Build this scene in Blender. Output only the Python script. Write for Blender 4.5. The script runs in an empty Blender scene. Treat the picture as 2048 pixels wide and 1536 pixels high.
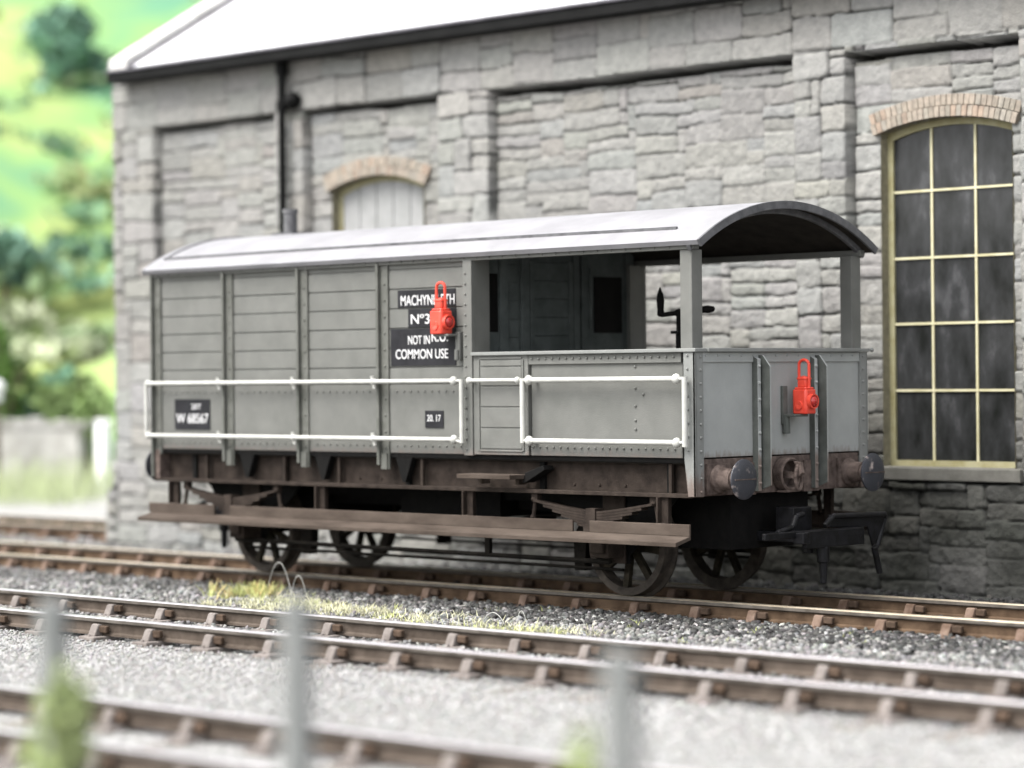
import bpy, math, random
import numpy as np
from mathutils import Vector, Matrix
R = math.radians
rng = random.Random(7)
sc = bpy.context.scene
C = sc.collection

# ------------------------------------------------------------------ camera
def camera():
    yaw, pit, rol = .7643, -.0029, -.0099
    f = Vector((-math.sin(yaw)*math.cos(pit), math.cos(yaw)*math.cos(pit), math.sin(pit)))
    r = f.cross(Vector((0, 0, 1))).normalized(); u = r.cross(f)
    r2 = r*math.cos(rol)+u*math.sin(rol); u2 = -r*math.sin(rol)+u*math.cos(rol)
    cd = bpy.data.cameras.new('camera'); co = bpy.data.objects.new('camera', cd); C.objects.link(co)
    m = Matrix.Identity(4)
    for i in range(3):
        m[i][0] = r2[i]; m[i][1] = u2[i]; m[i][2] = -f[i]; m[i][3] = (21.516, -17.0301, 1.9663)[i]
    co.matrix_world = m
    cd.sensor_width = 36; cd.sensor_fit = 'HORIZONTAL'; cd.lens = 5237.06/2048*36
    cd.clip_start = .5; cd.clip_end = 2000
    cd.dof.use_dof = True; cd.dof.focus_distance = 22.6; cd.dof.aperture_fstop = .45; cd.dof.aperture_blades = 0
    sc.camera = co
camera()

# ------------------------------------------------------------------ world, sun, exposure
SUN_DIR = Vector((-.26, -.74, 1.22)).normalized()
def world():
    w = bpy.data.worlds.new('World'); sc.world = w; w.use_nodes = True
    nt = w.node_tree; nt.nodes.clear()
    o = nt.nodes.new('ShaderNodeOutputWorld'); b = nt.nodes.new('ShaderNodeBackground')
    s = nt.nodes.new('ShaderNodeTexSky'); s.sky_type = 'NISHITA'; s.sun_disc = False
    s.sun_elevation = math.asin(SUN_DIR.z); s.sun_rotation = math.atan2(SUN_DIR.x, SUN_DIR.y)
    s.dust_density = 4.0; s.air_density = 1.0
    h = nt.nodes.new('ShaderNodeHueSaturation'); h.inputs['Saturation'].default_value = .22
    nt.links.new(s.outputs[0], h.inputs['Color']); nt.links.new(h.outputs[0], b.inputs[0])
    b.inputs[1].default_value = .15
    nt.links.new(b.outputs[0], o.inputs[0])
    l = bpy.data.lights.new('sun', 'SUN'); l.energy = 1.5; l.angle = R(42); l.color = (1, .965, .91)
    so = bpy.data.objects.new('sun', l); C.objects.link(so)
    so.rotation_euler = (-SUN_DIR).to_track_quat('-Z', 'Y').to_euler(); so.location = SUN_DIR*60
    sc.view_settings.view_transform = 'Standard'; sc.view_settings.look = 'None'
    sc.view_settings.exposure = 1.62; sc.view_settings.gamma = 1
world()

# ------------------------------------------------------------------ materials
def mat(name, col, rough=.7, metal=0, col2=None, scale=6, detail=6, lo=.35, hi=.65, bump=0, bscale=60,
        coat=0, attr=None, spec=.3, rust=None, stretch=None, col3=None):
    m = bpy.data.materials.new(name); m.use_nodes = True
    nt = m.node_tree; N = nt.nodes; L = nt.links; b = N['Principled BSDF']
    b.inputs['Roughness'].default_value = rough; b.inputs['Metallic'].default_value = metal
    b.inputs['Specular IOR Level'].default_value = spec
    if coat: b.inputs['Coat Weight'].default_value = coat
    tc = N.new('ShaderNodeTexCoord'); geo = N.new('ShaderNodeNewGeometry')
    vec = geo.outputs['Position']
    if stretch:
        mp = N.new('ShaderNodeMapping'); mp.inputs['Scale'].default_value = stretch
        L.new(vec, mp.inputs[0]); vecc = mp.outputs[0]
    else: vecc = vec
    def noise(sc_, det, v=vecc):
        n = N.new('ShaderNodeTexNoise'); n.inputs['Scale'].default_value = sc_; n.inputs['Detail'].default_value = det
        n.inputs['Roughness'].default_value = .62; L.new(v, n.inputs['Vector']); return n.outputs['Fac']
    def ramp(fac, a, c, p, q):
        r = N.new('ShaderNodeValToRGB'); r.color_ramp.elements[0].position = p; r.color_ramp.elements[1].position = q
        r.color_ramp.elements[0].color = (*a, 1); r.color_ramp.elements[1].color = (*c, 1); L.new(fac, r.inputs[0]); return r
    def mix(fac, a, c, t='MIX'):
        x = N.new('ShaderNodeMix'); x.data_type = 'RGBA'; x.blend_type = t
        if hasattr(fac, 'is_linked'): L.new(fac, x.inputs[0])
        else: x.inputs[0].default_value = fac
        for s, k in ((a, 6), (c, 7)):
            if isinstance(s, tuple): x.inputs[k].default_value = (*s, 1)
            else: L.new(s, x.inputs[k])
        return x.outputs[2]
    out = None
    if attr:
        at = N.new('ShaderNodeVertexColor'); at.layer_name = attr
        rr = ramp(noise(scale, detail), (.78, .78, .78), (1.2, 1.19, 1.17), lo, hi)
        out = mix(1.0, at.outputs['Color'], rr.outputs[0], 'MULTIPLY')
    elif col2:
        rr = ramp(noise(scale, detail), col, col2, lo, hi)
        if col3:
            e = rr.color_ramp.elements.new((lo+hi)/2); e.color = (*col3, 1)
        out = rr.outputs[0]
    if rust:   # worn rusty dirt creeping up from the bottom edge: (z0, z1, colour)
        z0, z1, rc = rust
        sx = N.new('ShaderNodeSeparateXYZ'); L.new(vec, sx.inputs[0])
        mr = N.new('ShaderNodeMapRange'); mr.inputs[1].default_value = z0; mr.inputs[2].default_value = z1
        mr.inputs[3].default_value = .62; mr.inputs[4].default_value = -.25; L.new(sx.outputs[2], mr.inputs[0])
        mp2 = N.new('ShaderNodeMapping'); mp2.inputs['Scale'].default_value = (1, 1, .35); L.new(vec, mp2.inputs[0])
        ad = N.new('ShaderNodeMath'); ad.operation = 'ADD'; L.new(mr.outputs[0], ad.inputs[0]); L.new(noise(22, 6, mp2.outputs[0]), ad.inputs[1])
        rf = ramp(ad.outputs[0], (0, 0, 0), (.85, .85, .85), .55, .95)
        out = mix(rf.outputs[0], out if out is not None else tuple(col), tuple(rc))
    if out is not None: L.new(out, b.inputs['Base Color'])
    else: b.inputs['Base Color'].default_value = (*col, 1)
    if bump:
        bp = N.new('ShaderNodeBump'); bp.inputs['Strength'].default_value = min(1, bump); bp.inputs['Distance'].default_value = .01
        L.new(noise(bscale, 5, vec), bp.inputs['Height']); L.new(bp.outputs[0], b.inputs['Normal'])
    return m
M = {}
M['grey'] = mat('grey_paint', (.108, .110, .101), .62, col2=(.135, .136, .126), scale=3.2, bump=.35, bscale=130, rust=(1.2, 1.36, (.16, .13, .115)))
M['greyend_lit'] = mat('grey_paint_end_lit', (.27, .28, .272), .6, col2=(.31, .32, .311), scale=2.6, bump=.35, bscale=130, rust=(1.16, 1.38, (.15, .11, .09)))  # same grey paint, lightened to look lit on the end face
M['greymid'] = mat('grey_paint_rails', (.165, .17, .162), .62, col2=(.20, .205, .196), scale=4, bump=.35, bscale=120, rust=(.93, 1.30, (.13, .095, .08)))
M['postgrey'] = mat('grey_paint_posts', (.072, .074, .064), .65, col2=(.115, .117, .105), scale=6, bump=.3, bscale=110)
M['fin'] = mat('grey_paint_shaded', (.055, .06, .054), .7, col2=(.10, .107, .098), scale=5, bump=.3, bscale=100)  # same paint darkened as shade, for stanchion sides and the end lamp iron
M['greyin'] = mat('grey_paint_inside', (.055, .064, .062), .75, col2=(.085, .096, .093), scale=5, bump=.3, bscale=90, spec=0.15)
M['roof'] = mat('white_roof_paint', (.19, .188, .197), .62, col2=(.24, .238, .248), scale=2.0, bump=.25, bscale=110)
M['roofend'] = mat('roof_end_paint', (.062, .062, .066), .6, col2=(.115, .115, .12), scale=9, bump=.3, bscale=90)
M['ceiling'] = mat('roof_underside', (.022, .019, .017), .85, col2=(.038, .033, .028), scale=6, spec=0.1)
M['brown'] = mat('underframe_brown', (.015, .011, .009), .8, col2=(.048, .037, .030), scale=7, lo=.3, hi=.75, bump=.5, bscale=90, spec=0.12)
M['brownL'] = mat('step_brown', (.036, .027, .021), .85, col2=(.090, .071, .058), scale=5, lo=.3, hi=.72, bump=.5, bscale=90, stretch=(.35, 1, 1), spec=0.15)
M['rust'] = mat('rusty_buffer_brown', (.055, .040, .034), .8, col2=(.15, .115, .10), scale=12, bump=.5, bscale=100, spec=0.2)
M['black'] = mat('black_iron', (.002, .002, .002), .8, col2=(.006, .0055, .005), scale=9, bump=.4, bscale=80, spec=.15)
M['blackg'] = mat('black_gloss_plastic', (.003, .003, .003), .42, col2=(.011, .011, .013), scale=14, bump=.3, bscale=70, spec=0.18)
M['wheel'] = mat('wheel_dark', (.006, .0055, .0045), .85, col2=(.016, .014, .012), scale=10, bump=.3, bscale=80, spec=0.08)
M['tyre'] = mat('wheel_tyre', (.025, .021, .018), .7, col2=(.062, .052, .043), scale=10, bump=.3, bscale=80, spec=0.12)
M['spoke'] = mat('wheel_spoke', (.014, .012, .009), .8, col2=(.04, .034, .024), scale=10, spec=0.08)
M['bufface'] = mat('buffer_face', (.025, .027, .035), .4, col2=(.33, .28, .26), scale=7, lo=.56, hi=.66, bump=.3, bscale=80, spec=.6)
M['white'] = mat('white_paint', (.37, .37, .345), .5, col2=(.46, .46, .43), scale=9, bump=.15, bscale=120)
M['letter'] = mat('white_lettering', (.55, .55, .55), .6)
M['patch'] = mat('black_panel_paint', (.012, .012, .014), .6, col2=(.020, .020, .023), scale=8, bump=.25, bscale=120, spec=0.15)
M['red'] = mat('red_lamp_plastic', (.56, .042, .024), .36, col2=(.66, .070, .042), scale=8, coat=.3)
M['red'].node_tree.nodes['Principled BSDF'].inputs['Subsurface Weight'].default_value = .10
M['red'].node_tree.nodes['Principled BSDF'].inputs['Subsurface Radius'].default_value = (.05, .015, .008)
M['lens'] = mat('red_lens_glass', (.35, .01, .008), .06, coat=1)
M['chrome'] = mat('lens_reflector', (.8, .75, .72), .15, metal=1)
M['stone'] = mat('painted_stone', (.4, .4, .4), .92, attr='Col', scale=9, detail=8, lo=.25, hi=.75, bump=1, bscale=48, spec=.2)
M['brick'] = mat('buff_brick', (.4, .3, .22), .9, attr='Col', scale=14, bump=.6, bscale=60, spec=.2)
M['slate'] = mat('pale_roof_sheet', (.60, .605, .62), .75, col2=(.70, .705, .72), scale=1.4, bump=.2, bscale=20)
M['coping'] = mat('verge_stone', (.42, .41, .39), .85, col2=(.56, .55, .53), scale=3)
M['gutter'] = mat('gutter_black', (.002, .002, .002), .7, col2=(.005, .005, .005), scale=4, spec=.15)
M['guttop'] = mat('gutter_rim', (.06, .057, .066), .5, col2=(.11, .105, .12), scale=4)
M['wframe'] = mat('cream_window_paint', (.25, .225, .11), .6, col2=(.34, .32, .20), scale=6, bump=.3)
M['wbar'] = mat('cream_bar_paint', (.40, .37, .22), .6, col2=(.52, .49, .34), scale=6)
M['pane'] = mat('grimy_pane', (.010, .011, .010), .22, col2=(.095, .096, .10), col3=(.030, .031, .032), scale=2.4, detail=9, lo=.34, hi=.78, stretch=(1.5, 1, .7))
M['board'] = mat('pale_boarding', (.24, .245, .24), .75, col2=(.30, .30, .30), scale=4)
M['sill'] = mat('sill_stone', (.10, .097, .085), .85, col2=(.15, .145, .13), scale=5, bump=.5, bscale=50)
M['railtop'] = mat('rail_head_steel', (.40, .34, .25), .34, metal=.75, col2=(.52, .46, .37), scale=6, stretch=(.3, 1, 1))
M['railtop2'] = mat('rail_head_worn', (.40, .38, .39), .34, metal=.75, col2=(.50, .48, .49), scale=6, stretch=(.3, 1, 1))
M['railside'] = mat('rail_rust', (.045, .028, .017), .8, col2=(.105, .070, .045), scale=5, bump=.4, bscale=70, spec=0.12)
M['railside2'] = mat('rail_rust_pale', (.046, .035, .027), .8, col2=(.098, .078, .063), scale=5, bump=.4, bscale=70, spec=0.15)
M['headside'] = mat('rail_head_side', (.07, .06, .05), .6, col2=(.13, .115, .10), scale=6, metal=.3)
M['chair'] = mat('rail_chair_rust', (.085, .054, .038), .85, col2=(.165, .118, .092), scale=8, bump=.5, bscale=80, spec=0.15)
M['chair2'] = mat('rail_chair_pale', (.12, .104, .095), .85, col2=(.205, .182, .168), scale=8, bump=.5, bscale=80, spec=0.2)
M['key'] = mat('rail_key', (.04, .028, .02), .85, col2=(.09, .062, .045), scale=9, spec=0.1)
M['sleeper'] = mat('sleeper_wood', (.10, .088, .075), .9, col2=(.24, .22, .20), scale=5, bump=.6, bscale=60, stretch=(3, .4, 1), spec=0.15)
M['ballast'] = mat('ballast_stone', (.3, .3, .3), .85, attr='Col', scale=30, bump=.5, bscale=120, spec=.3)
M['post'] = mat('grey_post', (.15, .157, .152), .85, col2=(.20, .206, .20), scale=6, bump=.4)
M['leaf'] = mat('leaf', (.1, .2, .05), .7, attr='Col', scale=4)
M['bark'] = mat('bark', (.08, .06, .04), .9, col2=(.14, .11, .08), scale=8, bump=.6)
M['blade'] = mat('static_grass', (.4, .45, .2), .7, attr='Col', scale=3)
M['limestone'] = mat('pale_boundary_stone', (.22, .22, .19), .9, col2=(.42, .41, .39), scale=1.6, lo=.35, hi=.6, bump=.6, bscale=6)
M['gpost'] = mat('white_gatepost', (.78, .80, .79), .7, col2=(.86, .86, .85), scale=3)
M['stain'] = mat('soot', (.05, .05, .048), .8)

def ground_mat(name, a, b, c, sc_=2.5, bs=28):
    m = mat(name, a, .95, col2=b, col3=c, scale=sc_, detail=10, lo=.3, hi=.7, bump=1, bscale=bs, spec=.2); return m
M['ground'] = ground_mat('gravel_ground', (.10, .097, .09), (.24, .235, .228), (.16, .157, .15), 4.5)
M['yard'] = ground_mat('pale_yard', (.22, .22, .215), (.30, .297, .29), (.26, .257, .25), 1.2, 12)
M['path'] = ground_mat('pale_path_gravel', (.21, .209, .204), (.33, .328, .322), (.27, .268, .262), 5, 30)
M['hill'] = mat('hill_grass', (.075, .19, .125), .95, col2=(.27, .32, .12), col3=(.155, .26, .10), scale=.16, detail=3, lo=.36, hi=.64, bump=.3, bscale=2, spec=.1)

# ------------------------------------------------------------------ mesh builder
class MB:
    def __init__(s): s.v = []; s.f = []; s.m = []; s.c = []; s.col = None
    def add(s, vs, fs, mi=0, col=None):
        o = len(s.v); s.v += [tuple(v) for v in vs]
        for f in fs: s.f.append(tuple(i+o for i in f)); s.m.append(mi); s.c.append(col)
        return s
    def box(s, a, b, mi=0, col=None, mtx=None):
        x0, y0, z0 = a; x1, y1, z1 = b
        vs = [Vector(p) for p in ((x0,y0,z0),(x1,y0,z0),(x1,y1,z0),(x0,y1,z0),(x0,y0,z1),(x1,y0,z1),(x1,y1,z1),(x0,y1,z1))]
        if mtx: vs = [mtx @ v for v in vs]
        return s.add(vs, [(0,3,2,1),(4,5,6,7),(0,1,5,4),(1,2,6,5),(2,3,7,6),(3,0,4,7)], mi, col)
    def prism(s, prof, axis, a, b, mi=0, mis=None, col=None):
        n = len(prof)
        def P(p, t):
            return {'x': (t, p[0], p[1]), 'y': (p[0], t, p[1]), 'z': (p[0], p[1], t)}[axis]
        vs = [P(p, a) for p in prof]+[P(p, b) for p in prof]
        o = len(s.v); s.v += vs
        for i in range(n):
            j = (i+1) % n; s.f.append((o+i, o+j, o+j+n, o+i+n)); s.m.append(mis[i] if mis else mi); s.c.append(col)
        s.f.append(tuple(o+i for i in range(n-1, -1, -1))); s.f.append(tuple(o+n+i for i in range(n))); s.m += [mi, mi]; s.c += [col, col]
        return s
    def cyl(s, p, q, r, r2=None, n=16, mi=0, cap=True, col=None):
        p = Vector(p); q = Vector(q); r2 = r if r2 is None else r2
        d = (q-p).normalized(); a = d.orthogonal().normalized(); b = d.cross(a)
        vs = []
        for c, rr in ((p, r), (q, r2)):
            for i in range(n):
                t = 2*math.pi*i/n; vs.append(c+(a*math.cos(t)+b*math.sin(t))*rr)
        fs = [(i, (i+1) % n, (i+1) % n+n, i+n) for i in range(n)]
        if cap: fs += [tuple(range(n-1, -1, -1)), tuple(range(n, 2*n))]
        return s.add(vs, fs, mi, col)
    def lathe(s, prof, c, axis, n=20, mi=0, close=False):   # prof: (t along axis, radius)
        c = Vector(c); d = Vector(axis).normalized(); a = d.orthogonal().normalized(); b = d.cross(a)
        vs = []; k = len(prof)
        for (t, r) in prof:
            for i in range(n):
                w = 2*math.pi*i/n; vs.append(c+d*t+(a*math.cos(w)+b*math.sin(w))*r)
        fs = []
        for j in range(k if close else k-1):
            for i in range(n):
                i2 = (i+1) % n; j2 = (j+1) % k; fs.append((j*n+i, j*n+i2, j2*n+i2, j2*n+i))
        return s.add(vs, fs, mi)
    def tube(s, pts, r, n=8, mi=0):
        for i in range(len(pts)-1): s.cyl(pts[i], pts[i+1], r, n=n, mi=mi)
        return s
    def ball(s, c, r, n=8, mi=0, sq=(1, 1, 1), col=None):
        c = Vector(c); vs = []; fs = []; k = n//2
        for j in range(k+1):
            ph = math.pi*j/k
            for i in range(n):
                t = 2*math.pi*i/n
                vs.append((c.x+r*sq[0]*math.sin(ph)*math.cos(t), c.y+r*sq[1]*math.sin(ph)*math.sin(t), c.z+r*sq[2]*math.cos(ph)))
        for j in range(k):
            for i in range(n):
                i2 = (i+1) % n; fs.append((j*n+i, (j+1)*n+i, (j+1)*n+i2, j*n+i2))
        return s.add(vs, fs, mi, col)
    def rivet(s, c, nrm, r=.011, mi=0):
        r *= 1.25
        c = Vector(c); d = Vector(nrm); a = d.orthogonal().normalized(); b = d.cross(a); vs = []
        for (t, rr) in ((-.002, r), (r*.7, r*.8)):
            for i in range(6):
                w = 2*math.pi*i/6; vs.append(c+d*t+(a*math.cos(w)+b*math.sin(w))*rr)
        vs.append(c+d*r)
        fs = [(i, (i+1) % 6, (i+1) % 6+6, i+6) for i in range(6)]+[(6+i, 6+(i+1) % 6, 12) for i in range(6)]
        return s.add(vs, fs, mi)
    def build(s, name, mats, parent=None, bevel=0, smooth=False, loc=None):
        me = bpy.data.meshes.new(name)
        off = Vector((0, 0, 0))
        if parent is not None and loc is None:
            p = parent
            while p is not None: off += p.location; p = p.parent
        vs = [(v[0]-off.x, v[1]-off.y, v[2]-off.z) for v in s.v]
        me.from_pydata(vs, [], s.f); me.update()
        for k in (mats if isinstance(mats, (list, tuple)) else [mats]): me.materials.append(M[k])
        me.polygons.foreach_set('material_index', s.m)
        if any(c is not None for c in s.c):
            at = me.color_attributes.new('Col', 'FLOAT_COLOR', 'CORNER')
            arr = []
            for f, c in zip(s.f, s.c): arr += [c[0], c[1], c[2], 1.0]*len(f)
            at.data.foreach_set('color', arr)
        import bmesh
        bm = bmesh.new(); bm.from_mesh(me); bmesh.ops.recalc_face_normals(bm, faces=bm.faces); bm.to_mesh(me); bm.free()
        if smooth:
            me.polygons.foreach_set('use_smooth', [True]*len(me.polygons))
            me.set_sharp_from_angle(angle=R(38))
        o = bpy.data.objects.new(name, me); C.objects.link(o)
        if parent is not None: o.parent = parent
        if loc is not None: o.location = loc
        if bevel:
            b = o.modifiers.new('bevel', 'BEVEL'); b.width = bevel; b.segments = 2; b.limit_method = 'ANGLE'; b.angle_limit = R(40)
        return o
def tag(o, label=None, cat=None, group=None, kind=None):
    if label: o['label'] = label
    if cat: o['category'] = cat
    if group: o['group'] = group
    if kind: o['kind'] = kind
    return o
def empty(name, loc, label, cat, group=None):
    o = bpy.data.objects.new(name, None); o.empty_display_size = .3; C.objects.link(o); o.location = loc
    return tag(o, label, cat, group)
def raw_mesh(name, V, F, mats, colors=None, parent=None, mi=None, smooth=False):
    """V (n,3) array, F (m,k) array of equal-sided faces"""
    V = np.asarray(V, dtype=np.float32); F = np.asarray(F, dtype=np.int32)
    if parent is not None: V = V-np.array(parent.location, dtype=np.float32)
    me = bpy.data.meshes.new(name); k = F.shape[1]
    me.vertices.add(len(V)); me.vertices.foreach_set('co', V.ravel())
    me.loops.add(F.size); me.loops.foreach_set('vertex_index', F.ravel())
    me.polygons.add(len(F)); me.polygons.foreach_set('loop_start', np.arange(0, F.size, k, dtype=np.int32))
    me.polygons.foreach_set('loop_total', np.full(len(F), k, dtype=np.int32))
    for q in (mats if isinstance(mats, (list, tuple)) else [mats]): me.materials.append(M[q])
    if mi is not None: me.polygons.foreach_set('material_index', mi)
    if smooth: me.polygons.foreach_set('use_smooth', np.ones(len(F), dtype=bool))
    me.update(calc_edges=True)
    if colors is not None:
        at = me.color_attributes.new('Col', 'FLOAT_COLOR', 'POINT')
        at.data.foreach_set('color', np.c_[colors, np.ones(len(V))].astype(np.float32).ravel())
    o = bpy.data.objects.new(name, me); C.objects.link(o)
    if parent is not None: o.parent = parent
    return o
def vnoise(x, z, scale, seed):
    g = np.random.RandomState(seed).rand(257, 257)
    u = x*scale+1000.3; w = z*scale+1000.7
    i = np.floor(u).astype(int); j = np.floor(w).astype(int); fu = u-i; fw = w-j
    fu = fu*fu*(3-2*fu); fw = fw*fw*(3-2*fw); i %= 256; j %= 256
    return (g[i, j]*(1-fu)*(1-fw)+g[i+1, j]*fu*(1-fw)+g[i, j+1]*(1-fu)*fw+g[i+1, j+1]*fu*fw)*2-1

# ------------------------------------------------------------------ ground
def ground():
    n = 60
    b = MB(); b.add([(-400, -200, -.185), (300, -200, -.185), (300, 400, -.185), (-400, 400, -.185)], [(0, 1, 2, 3)])
    o = b.build('ground', 'ground'); tag(o, kind='structure')
    b = MB(); b.add([(-40, 6.5, -.181), (-6.2, 6.5, -.181), (-6.2, 22, -.181), (-40, 22, -.181)], [(0, 1, 2, 3)])
    tag(b.build('yard_road', 'yard'), kind='structure')
    b = MB(); b.add([(-20, -14, -.181), (30, -14, -.181), (30, -3.95, -.181), (-20, -3.95, -.181)], [(0, 1, 2, 3)])
    tag(b.build('path', 'path'), kind='structure')
ground()

# stones of the ballast: squashed low-poly pebbles
def ballast():
    rs = np.random.RandomState(3)
    ico = []
    t = (1+5**.5)/2
    base = np.array([(-1,t,0),(1,t,0),(-1,-t,0),(1,-t,0),(0,-1,t),(0,1,t),(0,-1,-t),(0,1,-t),(t,0,-1),(t,0,1),(-t,0,-1),(-t,0,1)])/1.9
    F = np.array([(0,11,5),(0,5,1),(0,1,7),(0,7,10),(0,10,11),(1,5,9),(5,11,4),(11,10,2),(10,7,6),(7,1,8),(3,9,4),(3,4,2),(3,2,6),(3,6,8),(3,8,9),(4,9,5),(2,4,11),(6,2,10),(8,6,7),(9,8,1)])
    P = []; S = []; K = []
    def zone(x0, x1, y0, y1, dens, s0, s1, tone, zc, sd=.28):
        n = int((x1-x0)*(y1-y0)*dens); x = rs.uniform(x0, x1, n); y = rs.uniform(y0, y1, n)
        s = rs.uniform(s0, s1, n); z = zc+rs.uniform(-.3, .6, n)*s
        k = np.clip(tone+rs.normal(0, sd, n)*tone, .02, .7)*np.where(rs.rand(n) < .05, 1.7, 1)
        P.append(np.c_[x, y, z]); S.append(s); K.append(k)
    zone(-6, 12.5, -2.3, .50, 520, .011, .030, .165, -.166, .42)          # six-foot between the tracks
    zone(4.6, 12.5, -.55, .50, 680, .013, .030, .045, -.160, .5)          # darker stone by the van's near rail
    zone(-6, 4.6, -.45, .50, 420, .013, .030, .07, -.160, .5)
    zone(-6, 12, .6, 1.85, 190, .016, .034, .035, -.168)  # shade under the van painted into the stone tone
    zone(2, 12, 1.9, 3.85, 200, .018, .040, .04, -.172)  # van's shadow carried on to the wall as darker stones
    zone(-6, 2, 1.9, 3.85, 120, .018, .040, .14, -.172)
    zone(-2, 14, -3.65, -2.45, 340, .012, .028, .16, -.168, .45)
    zone(1, 15, -7.1, -3.75, 620, .006, .014, .25, -.178, .07)
    zone(6, 17, -10.5, -7.1, 300, .006, .015, .26, -.178, .07)
    zone(-16, -6, -3, 6, 40, .02, .05, .2, -.18)
    P = np.concatenate(P); S = np.concatenate(S); K = np.concatenate(K); n = len(P)
    v = base[None]*(1+rs.uniform(-.3, .3, (n, 12, 1)))*S[:, None, None]*rs.uniform(.65, 1.35, (n, 1, 3))
    a = rs.uniform(0, 6.28, n); ca, sa = np.cos(a)[:, None], np.sin(a)[:, None]
    v = np.stack([v[..., 0]*ca-v[..., 1]*sa, v[..., 0]*sa+v[..., 1]*ca, v[..., 2]*.85], -1)+P[:, None]
    col = np.repeat((K[:, None]*np.array([1, .99, .97])*(1+rs.normal(0, .03, (n, 3)))), 12, 0)
    Fa = (F[None]+(np.arange(n)*12)[:, None, None]).reshape(-1, 3)
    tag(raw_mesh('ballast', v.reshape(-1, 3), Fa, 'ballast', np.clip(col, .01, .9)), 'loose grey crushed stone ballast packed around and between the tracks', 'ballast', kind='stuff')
ballast()

# ------------------------------------------------------------------ railway tracks
HW, RH = .036, .148
def rail_profile(y, z=0):
    w = .0115
    right = [(HW*.72, 0), (HW, -.010), (HW, -.036), (w, -.050), (w, -RH+.030), (.030, -RH+.018), (.032, -RH)]
    pr = [(y+a, z+b) for a, b in right]+[(y-a, z+b) for a, b in reversed(right)]
    mis = []
    n = len(pr)
    for i in range(n):
        zc = (pr[i][1]+pr[(i+1) % n][1])/2-z
        yc = abs((pr[i][0]+pr[(i+1) % n][0])/2-y)
        mis.append(0 if zc > -.012 else (1 if zc > -.046 else 2))
    return pr, mis
def track(x0, x1, ya, yb, pitch, phase, label, mats, chairmat, seed):
    rg = random.Random(seed)
    t = empty('railway_track', ((x0+x1)/2, (ya+yb)/2, -.17), label, 'railway track')
    for y in (ya, yb):
        b = MB(); pr, mis = rail_profile(y); b.prism(pr, 'x', x0, x1, 2, mis); b.build('rail', mats, t)
    k0 = math.ceil((x0-phase)/pitch); k1 = math.floor((x1-phase)/pitch)
    s0 = c0 = None
    for k in range(k0, k1+1):
        x = phase+k*pitch+rg.uniform(-.035, .035)
        if s0 is None:
            b = MB(); b.box((-.125, -1.24, -.07), (.125, 1.24, .0)); s = b.build('sleeper', 'sleeper', t, .012, loc=(0, 0, 0)); s0 = s
        else:
            s = s0.copy(); C.objects.link(s); s.parent = t
        s.location = (x-t.location.x, rg.uniform(-.03, .03), -.010+rg.uniform(-.006, .004)); s.rotation_euler = (0, 0, rg.uniform(-.02, .02))
        for y in (ya, yb):
            if c0 is None:
                b = MB()
                b.box((-.10, -.19, -.015), (.10, .19, .022))
                for sg in (1, -1):
                    # leaning jaw, thicker at the foot
                    prof = [(sg*.030, .02), (sg*.125, .02), (sg*.112, .055), (sg*.088, .108), (sg*.068, .120), (sg*.034, .112)]
                    b.prism(prof, 'x', -.060, .030)
                    b.ball((-.0, sg*.155, .022), .022, 6)
                b.box((.030, -.078, .05), (.125, -.036, .108), 1)
                c = b.build('chair', [chairmat, 'key'], t, .010, loc=(0, 0, 0)); c0 = c
            else:
                c = c0.copy(); C.objects.link(c); c.parent = t
            c.location = (x-t.location.x+rg.uniform(-.015, .015), y-t.location.y, .002)
            c.rotation_euler = (0, rg.uniform(-.04, .04), rg.uniform(-.05, .05))
    return t
GA, GB = .565, 1.895
track(-16, 15, GA, GB, .67, 8.22, 'rusty brown track under the grey brake van, beside the stone building', ['railtop', 'headside', 'railside'], 'chair', 1)
track(-8, 17, -3.70, -2.44, .727, 4.03, 'empty track with pale chairs running in front of the brake van', ['railtop2', 'headside', 'railside2'], 'chair2', 2)
track(3, 20, -8.34, -7.10, .727, 4.3, 'blurred nearest track running behind the three grey posts', ['railtop2', 'headside', 'railside2'], 'chair2', 3)
track(-30, -6.05, 4.42, 5.68, .70, -6.4, 'blurred distant brown track stopping at the corner of the stone building', ['railtop', 'headside', 'railside'], 'chair', 4)

# ------------------------------------------------------------------ stone building
WY = 3.90
REC = [(-4.84, -2.50, 5.20), (-1.98, .30, 5.19), (1.12, 5.40, 5.16), (6.04, 8.04, 5.12), (8.80, 12.2, 5.12)]
def stone_rects(x0, x1, z0, z1, uw, uh, ws, hs, seed):
    rg = random.Random(seed); nx = max(1, round((x1-x0)/uw)); nz = max(1, round((z1-z0)/uh))
    g = -np.ones((nx, nz), dtype=int); rects = []
    for j in range(nz):
        for i in range(nx):
            if g[i, j] >= 0: continue
            h = rg.choice(hs); w = rg.choice(ws)
            if h == 1: w = max(w, 3)
            h = min(h, nz-j); ww = 0
            while ww < w and i+ww < nx and g[i+ww, j] < 0: ww += 1
            if nx-(i+ww) == 1 and g[nx-1, j] < 0: ww += 1
            w = max(1, ww)
            g[i:i+w, j:j+h] = len(rects); rects.append((i, j, w, h))
    X = np.array([[x0+(r[0])*(x1-x0)/nx, x0+(r[0]+r[2])*(x1-x0)/nx, z0+r[1]*(z1-z0)/nz, z0+(r[1]+r[3])*(z1-z0)/nz] for r in rects])
    return g, X, nx, nz
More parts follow.
